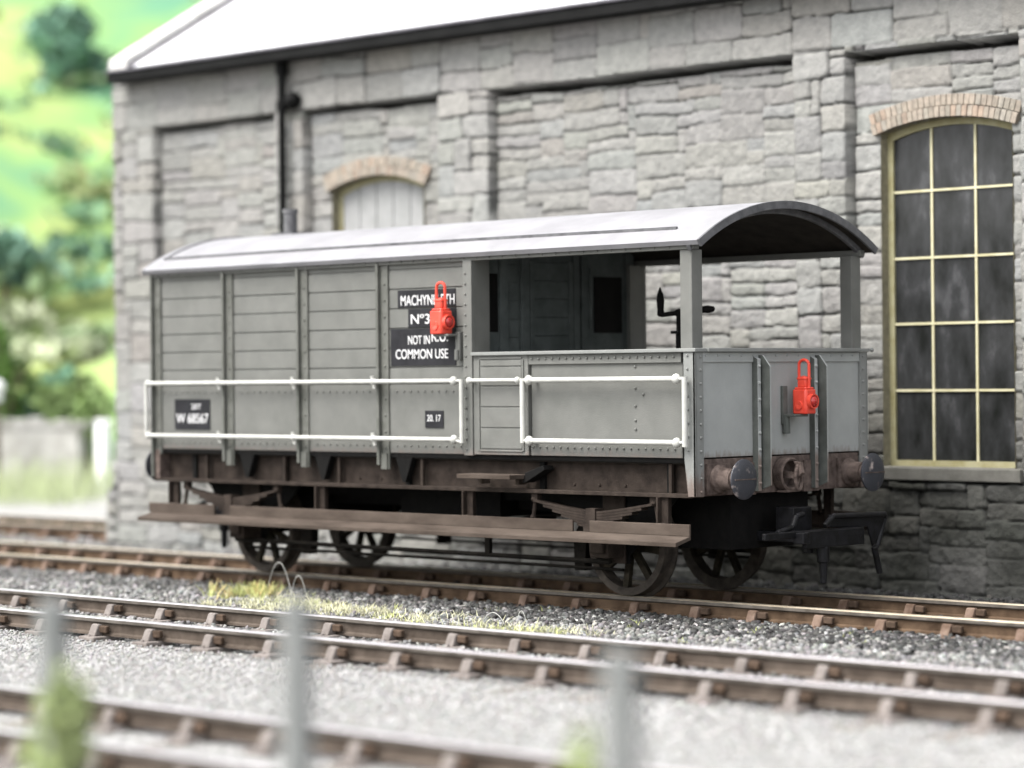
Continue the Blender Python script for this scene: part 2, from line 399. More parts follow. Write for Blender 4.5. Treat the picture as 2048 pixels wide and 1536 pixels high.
def relief(x, z, zone, seed, uw=.105, uh=.085, ws=(3, 4, 4, 5, 6), hs=(2, 2, 3, 3, 3, 4), rough=1.0, vert=.8):
    """height towards the viewer and colour, for points x,z inside zone (x0,x1,z0,z1)"""
    x0, x1, z0, z1 = zone; rs = np.random.RandomState(seed)
    g, Q, nx, nz = stone_rects(x0, x1, z0, z1, uw, uh, ws, hs, seed)
    wx = x+.022*vnoise(x, z, 3.1, seed+1)+.010*vnoise(x, z, 9, seed+2); wz = z+.020*vnoise(x, z, 2.3, seed+3)+.010*vnoise(x, z, 8, seed+4)
    wx = np.clip(wx, x0+1e-4, x1-1e-4); wz = np.clip(wz, z0+1e-4, z1-1e-4)
    i = np.clip(((wx-x0)/(x1-x0)*nx).astype(int), 0, nx-1); j = np.clip(((wz-z0)/(z1-z0)*nz).astype(int), 0, nz-1)
    k = g[i, j]; r = Q[k]
    cx = (r[:, 0]+r[:, 1])/2; cz = (r[:, 2]+r[:, 3])/2; hx = (r[:, 1]-r[:, 0])/2; hz = (r[:, 3]-r[:, 2])/2
    rad = np.minimum(np.minimum(hx, hz)*.7, .045)
    qx = np.abs(wx-cx)-(hx-rad); qz = np.abs(wz-cz)-(hz-rad)
    d = rad-(np.hypot(np.maximum(qx, 0), np.maximum(qz, 0))+np.minimum(np.maximum(qx, qz), 0))
    n = len(Q)
    off = rs.normal(0, .006, n)*rough; tx = rs.normal(0, .025, n)*rough; tz = rs.normal(0, .035, n)*rough
    vis = np.clip(.66+.80*vnoise(x, z, 1.3, seed+5), .15, 1.0)
    gw = .013+.006*vnoise(x, z, 4, seed+6)
    vis = np.where(qx > qz, vis*vert, vis)
    s = np.clip(d/gw, 0, 1)
    s2 = np.clip(d/.05, 0, 1)
    H = off[k]+tx[k]*(wx-cx)*.6+tz[k]*(wz-cz)*.6 + .006*np.sqrt(s2) - (.040*vis)*(1-s*s*(3-2*s))
    H += .005*rough*vnoise(x, z, 11, seed+7)+.0035*rough*vnoise(x, z, 26, seed+8)+.0035*vnoise(x, z, 48, seed+9)
    base = np.array([.240, .239, .228])
    tint = base*(1+rs.normal(0, .05, (n, 1)))+rs.normal(0, .0022, (n, 3))
    warm = rs.rand(n) < .16; tint[warm] += np.array([.006, .002, -.004])
    cool = rs.rand(n) < .12; tint[cool] += np.array([-.004, .0, .006])
    c = tint[k]
    mort = (1-s)*vis
    c = c*(1-mort[:, None]*.78)
    wash = np.clip(.5+.5*vnoise(x, z, .8, seed+11), 0, 1)*.14
    c = c*(1-wash[:, None])
    return H, np.clip(c, .02, .8)
WIN1 = (-1.58, -.02, 4.19, 4.33)      # x0,x1, springing z, crown z
WIN2 = (6.39, 7.90, 4.30, 4.41)
def arch_z(x, w):
    c = (w[0]+w[1])/2; hw = (w[1]-w[0])/2; rise = w[3]-w[2]; Rr = (hw*hw+rise*rise)/(2*rise)
    return w[3]-Rr+np.sqrt(np.maximum(Rr*Rr-(x-c)**2, 0))
def front_wall(parent):
    xs = np.concatenate([np.arange(-5.66, 8.62, .0165), np.arange(8.62, 13.0, .06)]); zs = np.arange(-.24, 5.80, .0155)
    for rx0, rx1, rt in REC:   # sharpen the arris of each recess
        for e in (rx0, rx1):
            if e < 8.5:
                i = np.argmin(abs(xs-e)); xs[i] = e-.004; xs[i+1] = e+.004
    Xg, Zg = np.meshgrid(xs, zs, indexing='ij'); x = Xg.ravel(); z = Zg.ravel()
    H = np.zeros_like(x); Cc = np.zeros((len(x), 3)); done = np.zeros(len(x), bool)
    zones = []
    zones.append(((-6, 13.5, -.30, .92), 'plinth', 11)); zones.append(((-6, 13.5, 5.17, 5.86), 'band', 12))
    ex = [-5.82]
    for i, (a, b_, t) in enumerate(REC):
        zones.append(((ex[-1], a, .92, 5.30), 'pier', 20+i)); zones.append(((a, b_, .92, t), 'rec', 30+i)); ex.append(b_)
    zones.append(((ex[-1], 13.6, .92, 5.30), 'pier', 28))
    for zn, kind, seed in zones:
        m = (~done) & (x >= zn[0]) & (x <= zn[1]) & (z >= zn[2]) & (z <= zn[3])
        if kind == 'band': m = (~done) & (z > 5.17)
        if not m.any(): continue
        if kind == 'rec':
            h, c = relief(x[m], z[m], zn, seed, .115, .066, (4, 5, 6, 7, 8), (2, 2, 3, 3, 4), 1.15, .35); h = h-.115
        elif kind == 'plinth':
            h, c = relief(x[m], z[m], zn, seed, .11, .085, (4, 5, 6, 7), (2, 2, 3), 1.7); h = h+.045
        elif kind == 'pier': h, c = relief(x[m], z[m], (zn[0], zn[1], .92, 5.17), seed, (zn[1]-zn[0])/6.0, .09, (2, 3, 3, 4), (2, 3, 3, 4), .9)
        else: h, c = relief(x[m], z[m], (zn[0], zn[1], 5.17, 5.86), seed, .125, .115, (4, 5, 5, 6), (2, 3, 3), .8)
        if kind == 'rec':   # slot cut for shade under the stone band and left jamb, shade painted in too
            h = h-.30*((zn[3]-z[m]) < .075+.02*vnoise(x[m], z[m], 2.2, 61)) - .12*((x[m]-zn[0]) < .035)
            slot_shade = np.maximum(((zn[3]-z[m]) < .085+.02*vnoise(x[m], z[m], 2.2, 61))*.72, ((x[m]-zn[0]) < .04)*.55); c = c*(1-slot_shade[:, None])
        if kind == 'plinth':   # lower courses: van's shadow and grime painted in below
            pass
        # van's shadow painted into the lower courses towards the right-hand end, with grime
        k = np.clip((x[m]-1.5)/3.5, 0, 1)*np.clip((2.35-z[m]+.35*vnoise(x[m], z[m], 1.2, 63))/1.2, 0, 1)*(.72+.14*vnoise(x[m], z[m], 2.6, 62)); c = c*(1-k[:, None]*np.array([.99, .985, 1.0]))
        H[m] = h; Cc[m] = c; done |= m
    # anything left between a recess head and the band
    m = ~done
    if m.any():
        h, c = relief(x[m], z[m], (-6, 13.6, 4.9, 5.3), 77); H[m] = h; Cc[m] = c
    xv = np.where((x < -5.58) & (z < .62), x-.16*np.clip((.62-z)/.12, 0, 1), x)
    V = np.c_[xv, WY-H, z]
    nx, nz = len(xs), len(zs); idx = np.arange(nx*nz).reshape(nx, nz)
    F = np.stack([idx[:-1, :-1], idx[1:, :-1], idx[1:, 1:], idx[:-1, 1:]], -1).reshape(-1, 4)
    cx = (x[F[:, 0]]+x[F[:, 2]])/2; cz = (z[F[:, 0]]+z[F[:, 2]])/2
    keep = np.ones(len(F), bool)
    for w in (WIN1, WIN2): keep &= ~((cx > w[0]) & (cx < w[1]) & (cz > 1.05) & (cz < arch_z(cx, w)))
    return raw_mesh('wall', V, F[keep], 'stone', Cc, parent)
def gable(parent, xg, flip, name='gable_wall'):
    ys = np.arange(3.9, 12.01, .045); zs = np.arange(-.24, 8.6, .045)
    Yg, Zg = np.meshgrid(ys, zs, indexing='ij'); y = Yg.ravel(); z = Zg.ravel()
    H, c = relief(y, z, (3.8, 12.1, -.3, 8.7), 91+int(flip), .11, .09)
    H[z < .5] += .16
    V = np.c_[xg+(H if flip else -H), y, z]
    nx, nz = len(ys), len(zs); idx = np.arange(nx*nz).reshape(nx, nz)
    F = np.stack([idx[:-1, :-1], idx[:-1, 1:], idx[1:, 1:], idx[1:, :-1]], -1).reshape(-1, 4)
    cy = y[F].mean(1); cz = z[F].mean(1)
    keep = cz < 5.86+np.minimum(cy-3.9, 12-cy)*.555
    return raw_mesh(name, V, F[keep], 'stone', c, parent)
def window(parent, w, kind):
    x0, x1 = w[0], w[1]; xc = (x0+x1)/2; n = 24
    rec = WY+.115
    b = MB(); out = [(x0, 1.05)]+[(x0+(x1-x0)*i/n, float(arch_z(np.array(x0+(x1-x0)*i/n), w))) for i in range(n+1)]+[(x1, 1.05)]
    # frame following the opening
    t = .06; yf = rec+.10
    inn = [(x0+t, 1.05+t)]+[(x0+t+(x1-x0-2*t)*i/n, float(arch_z(np.array(x0+(x1-x0)*i/n), w))-t) for i in range(n+1)]+[(x1-t, 1.05+t)]
    m = len(out)
    for i in range(m):
        j = (i+1) % m
        b.add([(out[i][0], yf, out[i][1]), (out[j][0], yf, out[j][1]), (inn[j][0], yf, inn[j][1]), (inn[i][0], yf, inn[i][1]),
               (out[i][0], yf+.06, out[i][1]), (out[j][0], yf+.06, out[j][1]), (inn[j][0], yf+.06, inn[j][1]), (inn[i][0], yf+.06, inn[i][1])],
              [(0, 1, 2, 3), (4, 7, 6, 5), (3, 2, 6, 7), (0, 4, 5, 1)])
    if kind == 'glazed':
        for fx in (1/3, 2/3):
            xx = x0+(x1-x0)*fx+.0; b.box((xx-.012, yf+.012, 1.10), (xx+.012, yf+.045, float(arch_z(np.array(xx), w))-t+.01), 1)
        for zz in (1.79, 2.44, 3.08, 3.73): b.box((x0+t-.01, yf+.008, zz-.011), (x1-t+.01, yf+.042, zz+.011), 1)
    win = b.build('window', ['wframe', 'wbar'], parent)
    # reveal of the opening
    b = MB()
    for i in range(m):
        j = (i+1) % m; k = -.002
        b.add([(out[i][0], rec-.02, out[i][1]), (out[j][0], rec-.02, out[j][1]), (out[j][0], yf+.07, out[j][1]), (out[i][0], yf+.07, out[i][1])], [(0, 1, 2, 3)], 0, (.20, .185, .13))
    b.build('reveal', 'brick', win)
    b = MB()
    if kind == 'glazed':
        b.box((x0+.02, yf+.028, 1.07), (x1-.02, yf+.034, w[2])); pr = [(x0+.02, w[2])]+[(p[0], p[1]-.01) for p in out[2:-2]]+[(x1-.02, w[2])]
        b.prism(pr, 'y', yf+.028, yf+.034); b.build('pane', 'pane', win)
    else:
        k = 5; ww = (x1-x0-.12)/k
        for i in range(k):
            a = x0+.06+i*ww; top = float(arch_z(np.array(a+ww/2), w))-.05
            b.box((a+.006, yf+.01, 1.1), (a+ww-.006, yf+.05, top))
        b.build('boarding', 'board', win, .004)
    # segmental arch of two rings of brick on end
    b = MB(); hw = (x1-x0)/2; rise = w[3]-w[2]; Rr = (hw*hw+rise*rise)/(2*rise); zc = w[3]-Rr
    am = math.asin((hw+.06)/Rr); rg = random.Random(5 if kind == 'glazed' else 6)
    for ring in range(2):
        r0 = Rr+.004+ring*.112; nb = 27
        for i in range(nb):
            a0 = -am+2*am*i/nb+.0012; a1 = -am+2*am*(i+1)/nb-.0012
            yo = rec-.04-(.0 if ring else .028)+rg.uniform(-.004, .004)
            P = [(xc+math.sin(a)*r, zc+math.cos(a)*r) for a, r in ((a0, r0), (a1, r0), (a1, r0+.104), (a0, r0+.104))]
            g = rg.uniform(-.05, .05); g *= .5; col = (.262+g, .228+g*.8, .190+g*.7)
            if rg.random() < .25: col = (.27+g, .215+g*.7, .172+g*.5)
            if rg.random() < .3: col = (.25+g, .228+g, .195+g)
            b.prism(P, 'y', yo, rec+.10, 0, None, col)
    b.build('brick_arch', 'brick', win, .004)
    b = MB(); b.box((x0-.10, WY-.075, .925), (x1+.16, WY+.27, 1.052)); b.build('sill', 'sill', win, .012)
    return win
def building():
    t = empty('goods_shed', (3.7, 8, -.18), 'grey stone railway building with a pale pitched roof and arched windows', 'building')
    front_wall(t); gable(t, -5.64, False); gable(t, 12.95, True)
    b = MB(); b.box((-5.7, 12.0, -.24), (12.9, 12.2, 5.85)); o = b.build('rear_wall', 'limestone', t)
    b = MB()
    zr, ze, ye, yr = 8.50, 5.955, 3.66, 8.05
    for (ya, yb) in ((ye, yr), (12.44, yr)):
        for (x0, x1, up, mi) in ((-5.02, 13.1, 0, 0),):
            b.add([(x0, ya, ze+up), (x1, ya, ze+up), (x1, yb, zr+up), (x0, yb, zr+up), (x0, ya, ze-.06), (x1, ya, ze-.06), (x1, yb, zr-.06), (x0, yb, zr-.06)],
                  [(0, 1, 2, 3), (4, 7, 6, 5), (0, 4, 5, 1), (1, 5, 6, 2), (2, 6, 7, 3), (3, 7, 4, 0)], mi)
    rf = b.build('roof', 'slate', t)
    b = MB()
    for (ya, yb) in ((3.62, yr), (12.48, yr)):
        x0, x1 = -5.38, -5.02
        sl = (zr-ze)/(yr-ye)*abs(ya-ye)*(-1 if ya == 3.62 else -1)
        b.add([(x0, ya, ze+sl+.12), (x1, ya, ze+sl+.12), (x1, yb, zr+.12), (x0, yb, zr+.12), (x0, ya, ze+sl-.07), (x1, ya, ze+sl-.07), (x1, yb, zr-.07), (x0, yb, zr-.07)],
              [(0, 1, 2, 3), (4, 7, 6, 5), (0, 4, 5, 1), (1, 5, 6, 2), (2, 6, 7, 3), (3, 7, 4, 0)])
    b.build('verge', 'coping', rf, .015)
    b = MB()
    for (ya, yb) in ((ye, yr), (12.44, yr)):
        b.add([(-5.015, ya, ze+.02), (-4.90, ya, ze+.02), (-4.90, yb, zr+.02), (-5.015, yb, zr+.02), (-5.015, ya, ze-.02), (-4.90, ya, ze-.02), (-4.90, yb, zr-.02), (-5.015, yb, zr-.02)],
              [(0, 1, 2, 3), (4, 7, 6, 5), (0, 4, 5, 1), (1, 5, 6, 2), (2, 6, 7, 3), (3, 7, 4, 0)])
    b.build('verge_shade', 'guttop', rf)  # added dark strip, drawn as the shadow along the coping's inner side
    b = MB(); b.box((-5.40, 3.60, 5.765), (13.05, 3.86, 5.885), 0); b.box((-5.42, 3.575, 5.888), (13.07, 3.86, 5.925), 1)
    b.build('gutter', ['gutter', 'guttop'], t, .012)
    b = MB(); b.cyl((-2.24, WY-.10, .3), (-2.24, WY-.10, 5.77), .048, n=14)
    for z in (5.25, 3.4, 1.6): b.cyl((-2.24, WY-.10, z-.06), (-2.24, WY-.10, z+.06), .068, n=14); b.box((-2.34, WY-.06, z-.03), (-2.14, WY-.0, z+.03))
    b.ball((-2.09, WY-.06, 5.30), .11, 10); b.cyl((-2.24, WY-.10, 5.62), (-2.24, WY-.10, 5.76), .075, n=14)
    b.build('downpipe', 'gutter', t, smooth=True)
    window(t, WIN1, 'boarded'); window(t, WIN2, 'glazed')
building()

# ------------------------------------------------------------------ brake van
VX, VY = 3.6575, 1.23; VL, VW = 7.315, 2.46
van = empty('brake_van', (VX, VY, 0), 'grey goods brake van with white roof, open veranda and white handrails', 'brake van')
ZB, ZW, ZE = 1.256, 2.186, 3.085
posts = [1.15, 2.28, 3.42]
XD = 4.655
def mir(y): return VW-y
def side(sgn):
    """sgn 0: the near side; 1: the far side, mirrored"""
    Y = (lambda y: y) if sgn == 0 else mir
    N = (0, -1, 0) if sgn == 0 else (0, 1, 0)
    def bx(b, x0, x1, y0, y1, z0, z1, mi=0):
        ya, yb = sorted((Y(y0), Y(y1))); b.box((x0, ya, z0), (x1, yb, z1), mi)
    # planked and plated cabin side
    b = MB(); rows = [3.06, 2.98, 2.797, 2.613, 2.428, 2.243, 2.06, 1.90]
    edges = [.06]+posts+[XD]
    for i in range(len(rows)-1): bx(b, .04, XD, .056+rng.uniform(-.002, .002), .10, rows[i+1]+.007, rows[i]-.007)
    bx(b, .04, XD, .068, .10, 1.90, 3.06)
    bx(b, .04, XD, .052, .102, ZB, 1.90)
    k = 0
    for z in (1.835, 1.325):
        x = .16
        while x < XD-.1:
            if min(abs(x-p-.06) for p in posts) > .11: b.rivet((x, Y(.052), z), N, .0095)
            x += .094
    b.build('cabin_side', 'grey', van, .003)
    # framing angles
    for p in [0.0]+posts:
        b = MB(); w = .10
        bx(b, p-.018 if p else -.012, p+.018, 0, .06, 1.14 if p else .96, 3.05)      # standing fin
        bx(b, p+.018, p+.018+w, .036, .058, 1.10 if p else 1.2, 3.05)
        if p:   # tapering foot in front of the solebar
            bx(b, p+.018, p+.10, .02, .06, 1.10, 1.25)
        z = 1.3
        while z < 3.0: b.rivet((p+.075, Y(.036), z), N, .011); z += .155
        b.build('side_post', 'postgrey', van, .003)
    b = MB(); bx(b, XD-.09, XD+.022, .008, .06, ZB-.01, 3.04)
    z = 1.3
    while z < 3.0: b.rivet((XD-.055, Y(.008), z), N, .011); z += .095
    b.build('side_post', 'grey', van, .004)
    b = MB(); bx(b, XD-.03, XD+.02, .062, .25, ZB, 3.04); b.build('door_post', 'grey', van, .004)
    # cantrail
    b = MB(); bx(b, -.01, VL, .012, .09, 3.03, ZE)
    x = .12
    while x < VL-.1: b.rivet((x, Y(.012), 3.052), N, .010); x += .165
    b.build('cantrail', 'grey', van, .004)
    # veranda side: sheet, side door, posts
    b = MB(); bx(b, XD+.73, VL-.16, .05, .09, ZB, ZW-.03)
    bx(b, XD+.70, VL-.16, .026, .062, ZW-.115, ZW-.03)
    bx(b, XD+.73, VL-.16, .036, .062, ZB, ZB+.135)
    x = XD+.76
    while x < VL-.17:
        b.rivet((x, Y(.026), ZW-.065), N, .0115); b.rivet((x, Y(.036), ZB+.075), N, .0105); x += .083
    for z in (2.04, 1.855, 1.70, 1.575, 1.50): b.rivet((6.62, Y(.05), z), N, .0125)
    b.rivet((6.71, Y(.05), 1.80), N, .0125)
    b.build('veranda_side', 'grey', van, .003)
    b = MB(); x0, x1 = XD+.028, XD+.715
    bx(b, x0, x1, .02, .07, ZB, ZW-.015); 
    bx(b, x0+.085, x1-.07, .008, .03, 2.125, 2.14); bx(b, x0+.085, x1-.07, .008, .03, 1.285, 1.30)
    for (za, zb) in ((2.062, 2.112), (1.885, 2.052), (1.695, 1.875), (1.505, 1.685), (1.312, 1.495)): bx(b, x0+.095, x1-.075, .010, .03, za, zb)
    bx(b, x0+.06, x0+.085, .008, .03, 1.29, 2.12); bx(b, x1-.07, x1-.05, .008, .03, 1.29, 2.12)
    b.build('side_door', 'grey', van, .004)
    b = MB(); b2 = b
    bx(b, VL-.165, VL-.035, .03, .17, ZW, 3.03); b.build('veranda_post', 'grey', van, .006)
    # waist rail
    b = MB(); bx(b, XD+.02, VL+.03, -.012, .15, ZW-.028, ZW+.004); b.build('waist_rail', 'greymid', van, .006)
    # corner angle, down over the headstock
    b = MB()
    prof = [(VL-.115, ZW-.03), (VL-.115, 1.26), (VL-.075, .93), (VL+.012, .93), (VL+.012, ZW-.03)]
    ya, yb = sorted((Y(.004), Y(.03))); b.prism(prof, 'y', ya, yb)
    ya, yb = sorted((Y(.004), Y(.115))); b.box((VL-.012, ya, .93), (VL+.012, yb, ZW-.03))
    z = .97
    while z < 2.14: b.rivet((VL+.012, Y(.075), z), (1, 0, 0), .0115); b.rivet((VL-.07, Y(.004), z+.01), N, .0115) if z > 1.28 else None; z += .115
    b.build('corner_angle', 'greymid', van, .003)
    # white handrails
    hr = MB(); yb = -.055
    def bar(a, c, r=.0215): hr.cyl((a[0], Y(a[1]), a[2]), (c[0], Y(c[1]), c[2]), r, n=12)
    def knob(x, z, big=1):
        hr.ball((x, Y(yb), z), .033*big, 10, sq=(1.1, 1, 1.15)); hr.cyl((x, Y(yb), z), (x, Y(.03), z), .016, n=8)
    for z in (1.93, 1.392):
        bar((.0, yb, z), (4.53, yb, z))
        for p in posts:
            knob(p-.0, z, .95); hr.cyl((p+.01, Y(yb+.01), z-.065), (p-.005, Y(yb-.005), z+.055), .017, .021, n=8)
        knob(.02, z); knob(4.50, z, 1.15)
    bar((-.012, yb, 1.93), (-.012, yb, 1.392)); bar((4.60, yb, 1.945), (4.60, yb, 1.36), .021)
    bar((4.53, yb, 1.93), (4.60, yb, 1.93), .012); bar((4.53, yb, 1.38), (4.60, yb, 1.37), .014)
    hr.build('handrail', 'white', van, smooth=True)
    hr = MB(); bar((4.70, yb, 1.932), (5.30, yb, 1.932), .018); knob(4.70, 1.932, .85); knob(5.31, 1.932, .85)
    hr.build('handrail', 'white', van, smooth=True)
    hr = MB()
    for z in (1.932, 1.39):
        bar((5.44, yb, z), (7.19, yb, z), .024); knob(5.45, z, 1.2); knob(7.17, z, 1.2); bar((7.19, yb, z), (7.25, yb, z), .015); bar((5.44, yb, z), (5.375, yb, z), .015)
    bar((5.37, yb, 1.95), (5.37, yb, 1.37), .024); bar((7.26, yb, 1.95), (7.26, yb, 1.355), .024)
    hr.build('handrail', 'white', van, smooth=True)
    # solebar: channel section
    b = MB(); bx(b, .10, VL-.04, .16, .18, .95, 1.245); bx(b, .0, VL-.04, .02, .17, .918, .952)
    bx(b, .06, VL-.04, .105, .15, 1.205, 1.245)
    for x in (.75, 1.95, 2.75, 3.9, 6.95): bx(b, x, x+.035, .09, .13, .952, 1.205)
    for p in posts:   # triangular knees
        kb = MB(); kb_, b = b, kb
        ya, yb2 = sorted((Y(.06), Y(.13))); b.prism([(p+.16, 1.25), (p+.42, 1.25), (p+.38, 1.15), (p+.31, .98), (p+.27, .98)], 'y', ya, yb2)
        b.build('knee', 'black', van, .004); b = kb_
    for x in (5.8, 6.1, 6.4, 3.0, 3.3): b.rivet((x, Y(.16), 1.0), N, .013)
    b.build('solebar', 'brown', van, .004)
    b = MB(); bx(b, .06, VL-.05, .058, .13, 1.212, 1.262); b.build('side_plate', 'black', van, .003)
    # long footboard with riser and hangers
    b = MB()
    b.prism([(Y(-.20), .515), (Y(-.20), .553), (Y(.0), .600), (Y(.0), .565)], 'x', .0, 7.27)
    bx(b, -.03, 1.02, -.02, .002, .596, .697); bx(b, 1.26, 5.93, -.02, .002, .596, .697)
    bx(b, 6.13, 7.27, -.02, .002, .596, .697)
    fb = b.build('footboard', 'brownL', van, .005)
    for x in (.31, 2.56, 4.58, 6.93):
        b = MB(); bx(b, x-.045, x+.045, .052, .10, .60, .92); bx(b, x-.045, x+.045, .0, .052, .60, .70)
        bx(b, x-.05, x-.03, .002, .05, .70, .918); b.build('footboard_hanger', 'brown', van, .004)
    b = MB(); bx(b, 4.66, 5.33, -.19, .02, 1.045, 1.085)
    for x in (4.76, 5.22): bx(b, x-.02, x+.02, .02, .13, .99, 1.045)
    b.build('upper_step', 'brownL', van, .005); b = MB()
    ya, yb2 = sorted((Y(.0), Y(.13))); b.prism([(5.30, 1.01), (5.34, 1.01), (5.58, 1.13), (5.56, 1.17), (5.34, 1.10)], 'y', ya, yb2)
    b.build('step_bracket', 'black', van, .005)
    # springs and axleboxes
    for ax in (1.18, 6.10):
        b = MB(); yc = Y(.085)
        def zz(x): return .772+.092*(abs(x-ax)/.70)**1.3
        for k, L_ in enumerate((.70, .58, .47, .36, .26, .17)):
            n = 12
            for i in range(n):
                xa = ax-L_+2*L_*i/n; xb = ax-L_+2*L_*(i+1)/n; dz = -.024*k
                b.add([(xa, yc-.045, zz(xa)+dz-.0215), (xb, yc-.045, zz(xb)+dz-.0215), (xb, yc+.045, zz(xb)+dz-.0215), (xa, yc+.045, zz(xa)+dz-.0215),
                       (xa, yc-.045, zz(xa)+dz), (xb, yc-.045, zz(xb)+dz), (xb, yc+.045, zz(xb)+dz), (xa, yc+.045, zz(xa)+dz)],
                      [(0, 3, 2, 1), (4, 5, 6, 7), (0, 1, 5, 4), (2, 3, 7, 6), (0, 4, 7, 3), (1, 2, 6, 5)])
        for s_ in (-1, 1):
            b.ball((ax+s_*.71, yc, .862), .032, 8, sq=(1, 1.8, 1)); b.cyl((ax+s_*.71, yc, .862), (ax+s_*.74, yc, .70), .019, n=8)
            b.ball((ax+s_*.745, yc, .70), .028, 8); b.box((ax+s_*.70-.035, yc-.03, .86), (ax+s_*.70+.035, yc+.03, .93))
        b.box((ax-.055, yc-.06, .60), (ax+.055, yc+.06, .80)); b.box((ax-.08, yc-.065, .60), (ax+.08, yc+.055, .66))
        b.build('leaf_spring', 'brown', van)
        b = MB(); bx(b, ax-.11, ax+.11, .135, .34, .36, .565); bx(b, ax-.075, ax+.075, .10, .135, .40, .54); bx(b, ax-.13, ax+.13, .33, .36, .30, .93)
        bx(b, ax-.05, ax+.05, .07, .14, .54, .66)
        b.build('axlebox', 'brown', van, .012)
        b = MB()
        prof = [(ax-.75, .93), (ax-.62, .80), (ax-.16, .38), (ax-.16, .30), (ax+.16, .30), (ax+.16, .38), (ax+.62, .80), (ax+.75, .93)]
        ya, yb2 = sorted((Y(.365), Y(.385))); b.prism(prof, 'y', ya, yb2); b.build('axle_guard', 'black', van)
side(0); side(1)

def ends():
    # planked far-left end wall and lower end panel
    b = MB(); b.box((.0, .06, ZB), (.05, VW-.06, 3.05))
    prof = [(.06, 3.05)]+[(VY+(VY-.06)*math.cos(math.pi*(1-i/16)), 3.05+.36*math.sin(math.pi*i/16)) for i in range(17)]+[(VW-.06, 3.05)]
    b.prism(prof[1:-1], 'x', .0, .05)
    for y in (.8, 1.66): b.box((-.05, y-.03, .95), (.0, y+.03, 3.2))
    b.build('cabin_end', 'grey', van, .003)
    for (yc) in (.31, 2.15): pass
    # veranda end panel
    b = MB(); b.box((VL-.045, .10, ZB+.002), (VL-.012, VW-.10, ZW-.028)); b.box((VL-.03, .10, ZW-.115), (VL+.004, VW-.10, ZW-.03))
    y = .16
    while y < VW-.12: b.rivet((VL+.004, y, ZW-.06), (1, 0, 0), .009); y += .16
    b.build('end_panel', 'greyend_lit', van, .003)
    b = MB(); b.box((VL-.05, .15, ZW-.028), (VL+.045, VW-.15, ZW+.006)); b.ball((VL+.03, VW+.04, ZW-.01), .022, 8); b.build('waist_rail', 'greymid', van, .006)
    for y in (.845, 1.655):
        b = MB(); b.prism([(VL-.011, .95), (VL+.05, .95), (VL+.05, ZW-.09), (VL-.011, ZW-.06)], 'y', y-.042, y+.004, 1, [0, 0, 0, 0])
        b.prism([(VL+.0, .95), (VL+.13, 1.0), (VL+.13, 2.03), (VL+.05, 2.13), (VL+.0, 2.13)], 'y', y+.03, y+.048, 1, [0, 0, 0, 0, 0])
        z = 1.02
        while z < 2.08: b.rivet((VL+.05, y-.019, z), (1, 0, 0), .0135); z += .145
        b.build('end_stanchion', ['greyend_lit', 'fin'], van, .003)
    # lamp iron; its dark plate stands in for the lamp's shadow
    b = MB(); b.box((VL-.012, 1.20, 1.52), (VL+.015, 1.27, 1.86)); b.cyl((VL+.025, 1.235, 1.44), (VL+.025, 1.235, 1.60), .034, .028, n=10)
    b.box((VL+.0, 1.21, 1.588), (VL+.14, 1.40, 1.611)); b.build('lamp_iron', 'fin', van, .006)
    b = MB(); b.box((4.47, .0, 2.12), (4.53, .052, 2.38)); b.box((4.30, -.12, 2.34), (4.50, .03, 2.362)); b.cyl((4.50, -.01, 2.12), (4.50, -.01, 2.22), .022, n=10); b.build('lamp_iron', 'grey', van, .006)
    # headstocks
    for x, s in ((VL-.04, 1), (.04, -1)):
        b = MB(); xa, xb = sorted((x-s*.05, x+s*.025)); b.box((xa, .03 if s < 0 else .12, .93), (xb, VW-(.03 if s < 0 else .12), 1.245))
        for y in (.74, 1.64): b.box((min(x, x+s*.045), y-.13, .92), (max(x, x+s*.045), y+.09, 1.20))
        y = .5
        b.build('headstock', 'rust', van, .006)
    # buffers
    for x, s in ((VL-.02, 1), (.02, -1)):
        for y in (.31, 2.15):
            b = MB(); zc = 1.075
            b.box((min(x, x+s*.035), y-.15, zc-.13), (max(x, x+s*.035), y+.15, zc+.13))
            b.lathe([(0, .125), (.03, .12), (.05, .095), (.17, .088), (.175, .072), (.19, .070), (.19, .05), (.27, .05)], (x+s*.03, y, zc), (s, 0, 0), 18)
            for a in (45, 135, 225, 315): b.cyl((x, y+.12*math.cos(R(a)), zc+.10*math.sin(R(a))), (x+s*.14, y+.07*math.cos(R(a)), zc+.06*math.sin(R(a))), .018, .008, n=6)
            o = b.build('buffer', 'rust', van, smooth=True)
            b = MB(); b.lathe([(.0, .05), (.012, .15), (.022, .172), (.034, .172), (.044, .150), (.052, .08), (.054, .0)], (x+s*.275, y, zc), (s, 0, 0), 32)
            b.box((x+s*.33-.003, y-.15, zc-.004), (x+s*.33+.003, y+.15, zc+.004), 1)
            b.build('buffer_head', ['bufface', 'rust'], o, smooth=True)
    # drawhook and ring on the headstock
    b = MB(); x = VL+.0
    b.lathe([(0, .15), (.09, .15), (.10, .135), (.09, .12), (.0, .12)], (x, 1.215, 1.085), (1, 0, 0), 24)
    b.prism([(x, 1.05), (x+.16, 1.05), (x+.22, 1.10), (x+.20, 1.19), (x+.13, 1.20), (x+.17, 1.13), (x+.13, 1.10), (x, 1.12)], 'y', 1.195, 1.235)
    pts = [(x+.17, 1.215+.045*math.cos(a), 1.06+.11*math.sin(a)) for a in [math.pi*2*i/14 for i in range(15)]]; b.tube(pts, .017)
    b.box((x, 1.12, .93), (x+.10, 1.31, .95)); b.build('drawhook', 'rust', van, smooth=True)
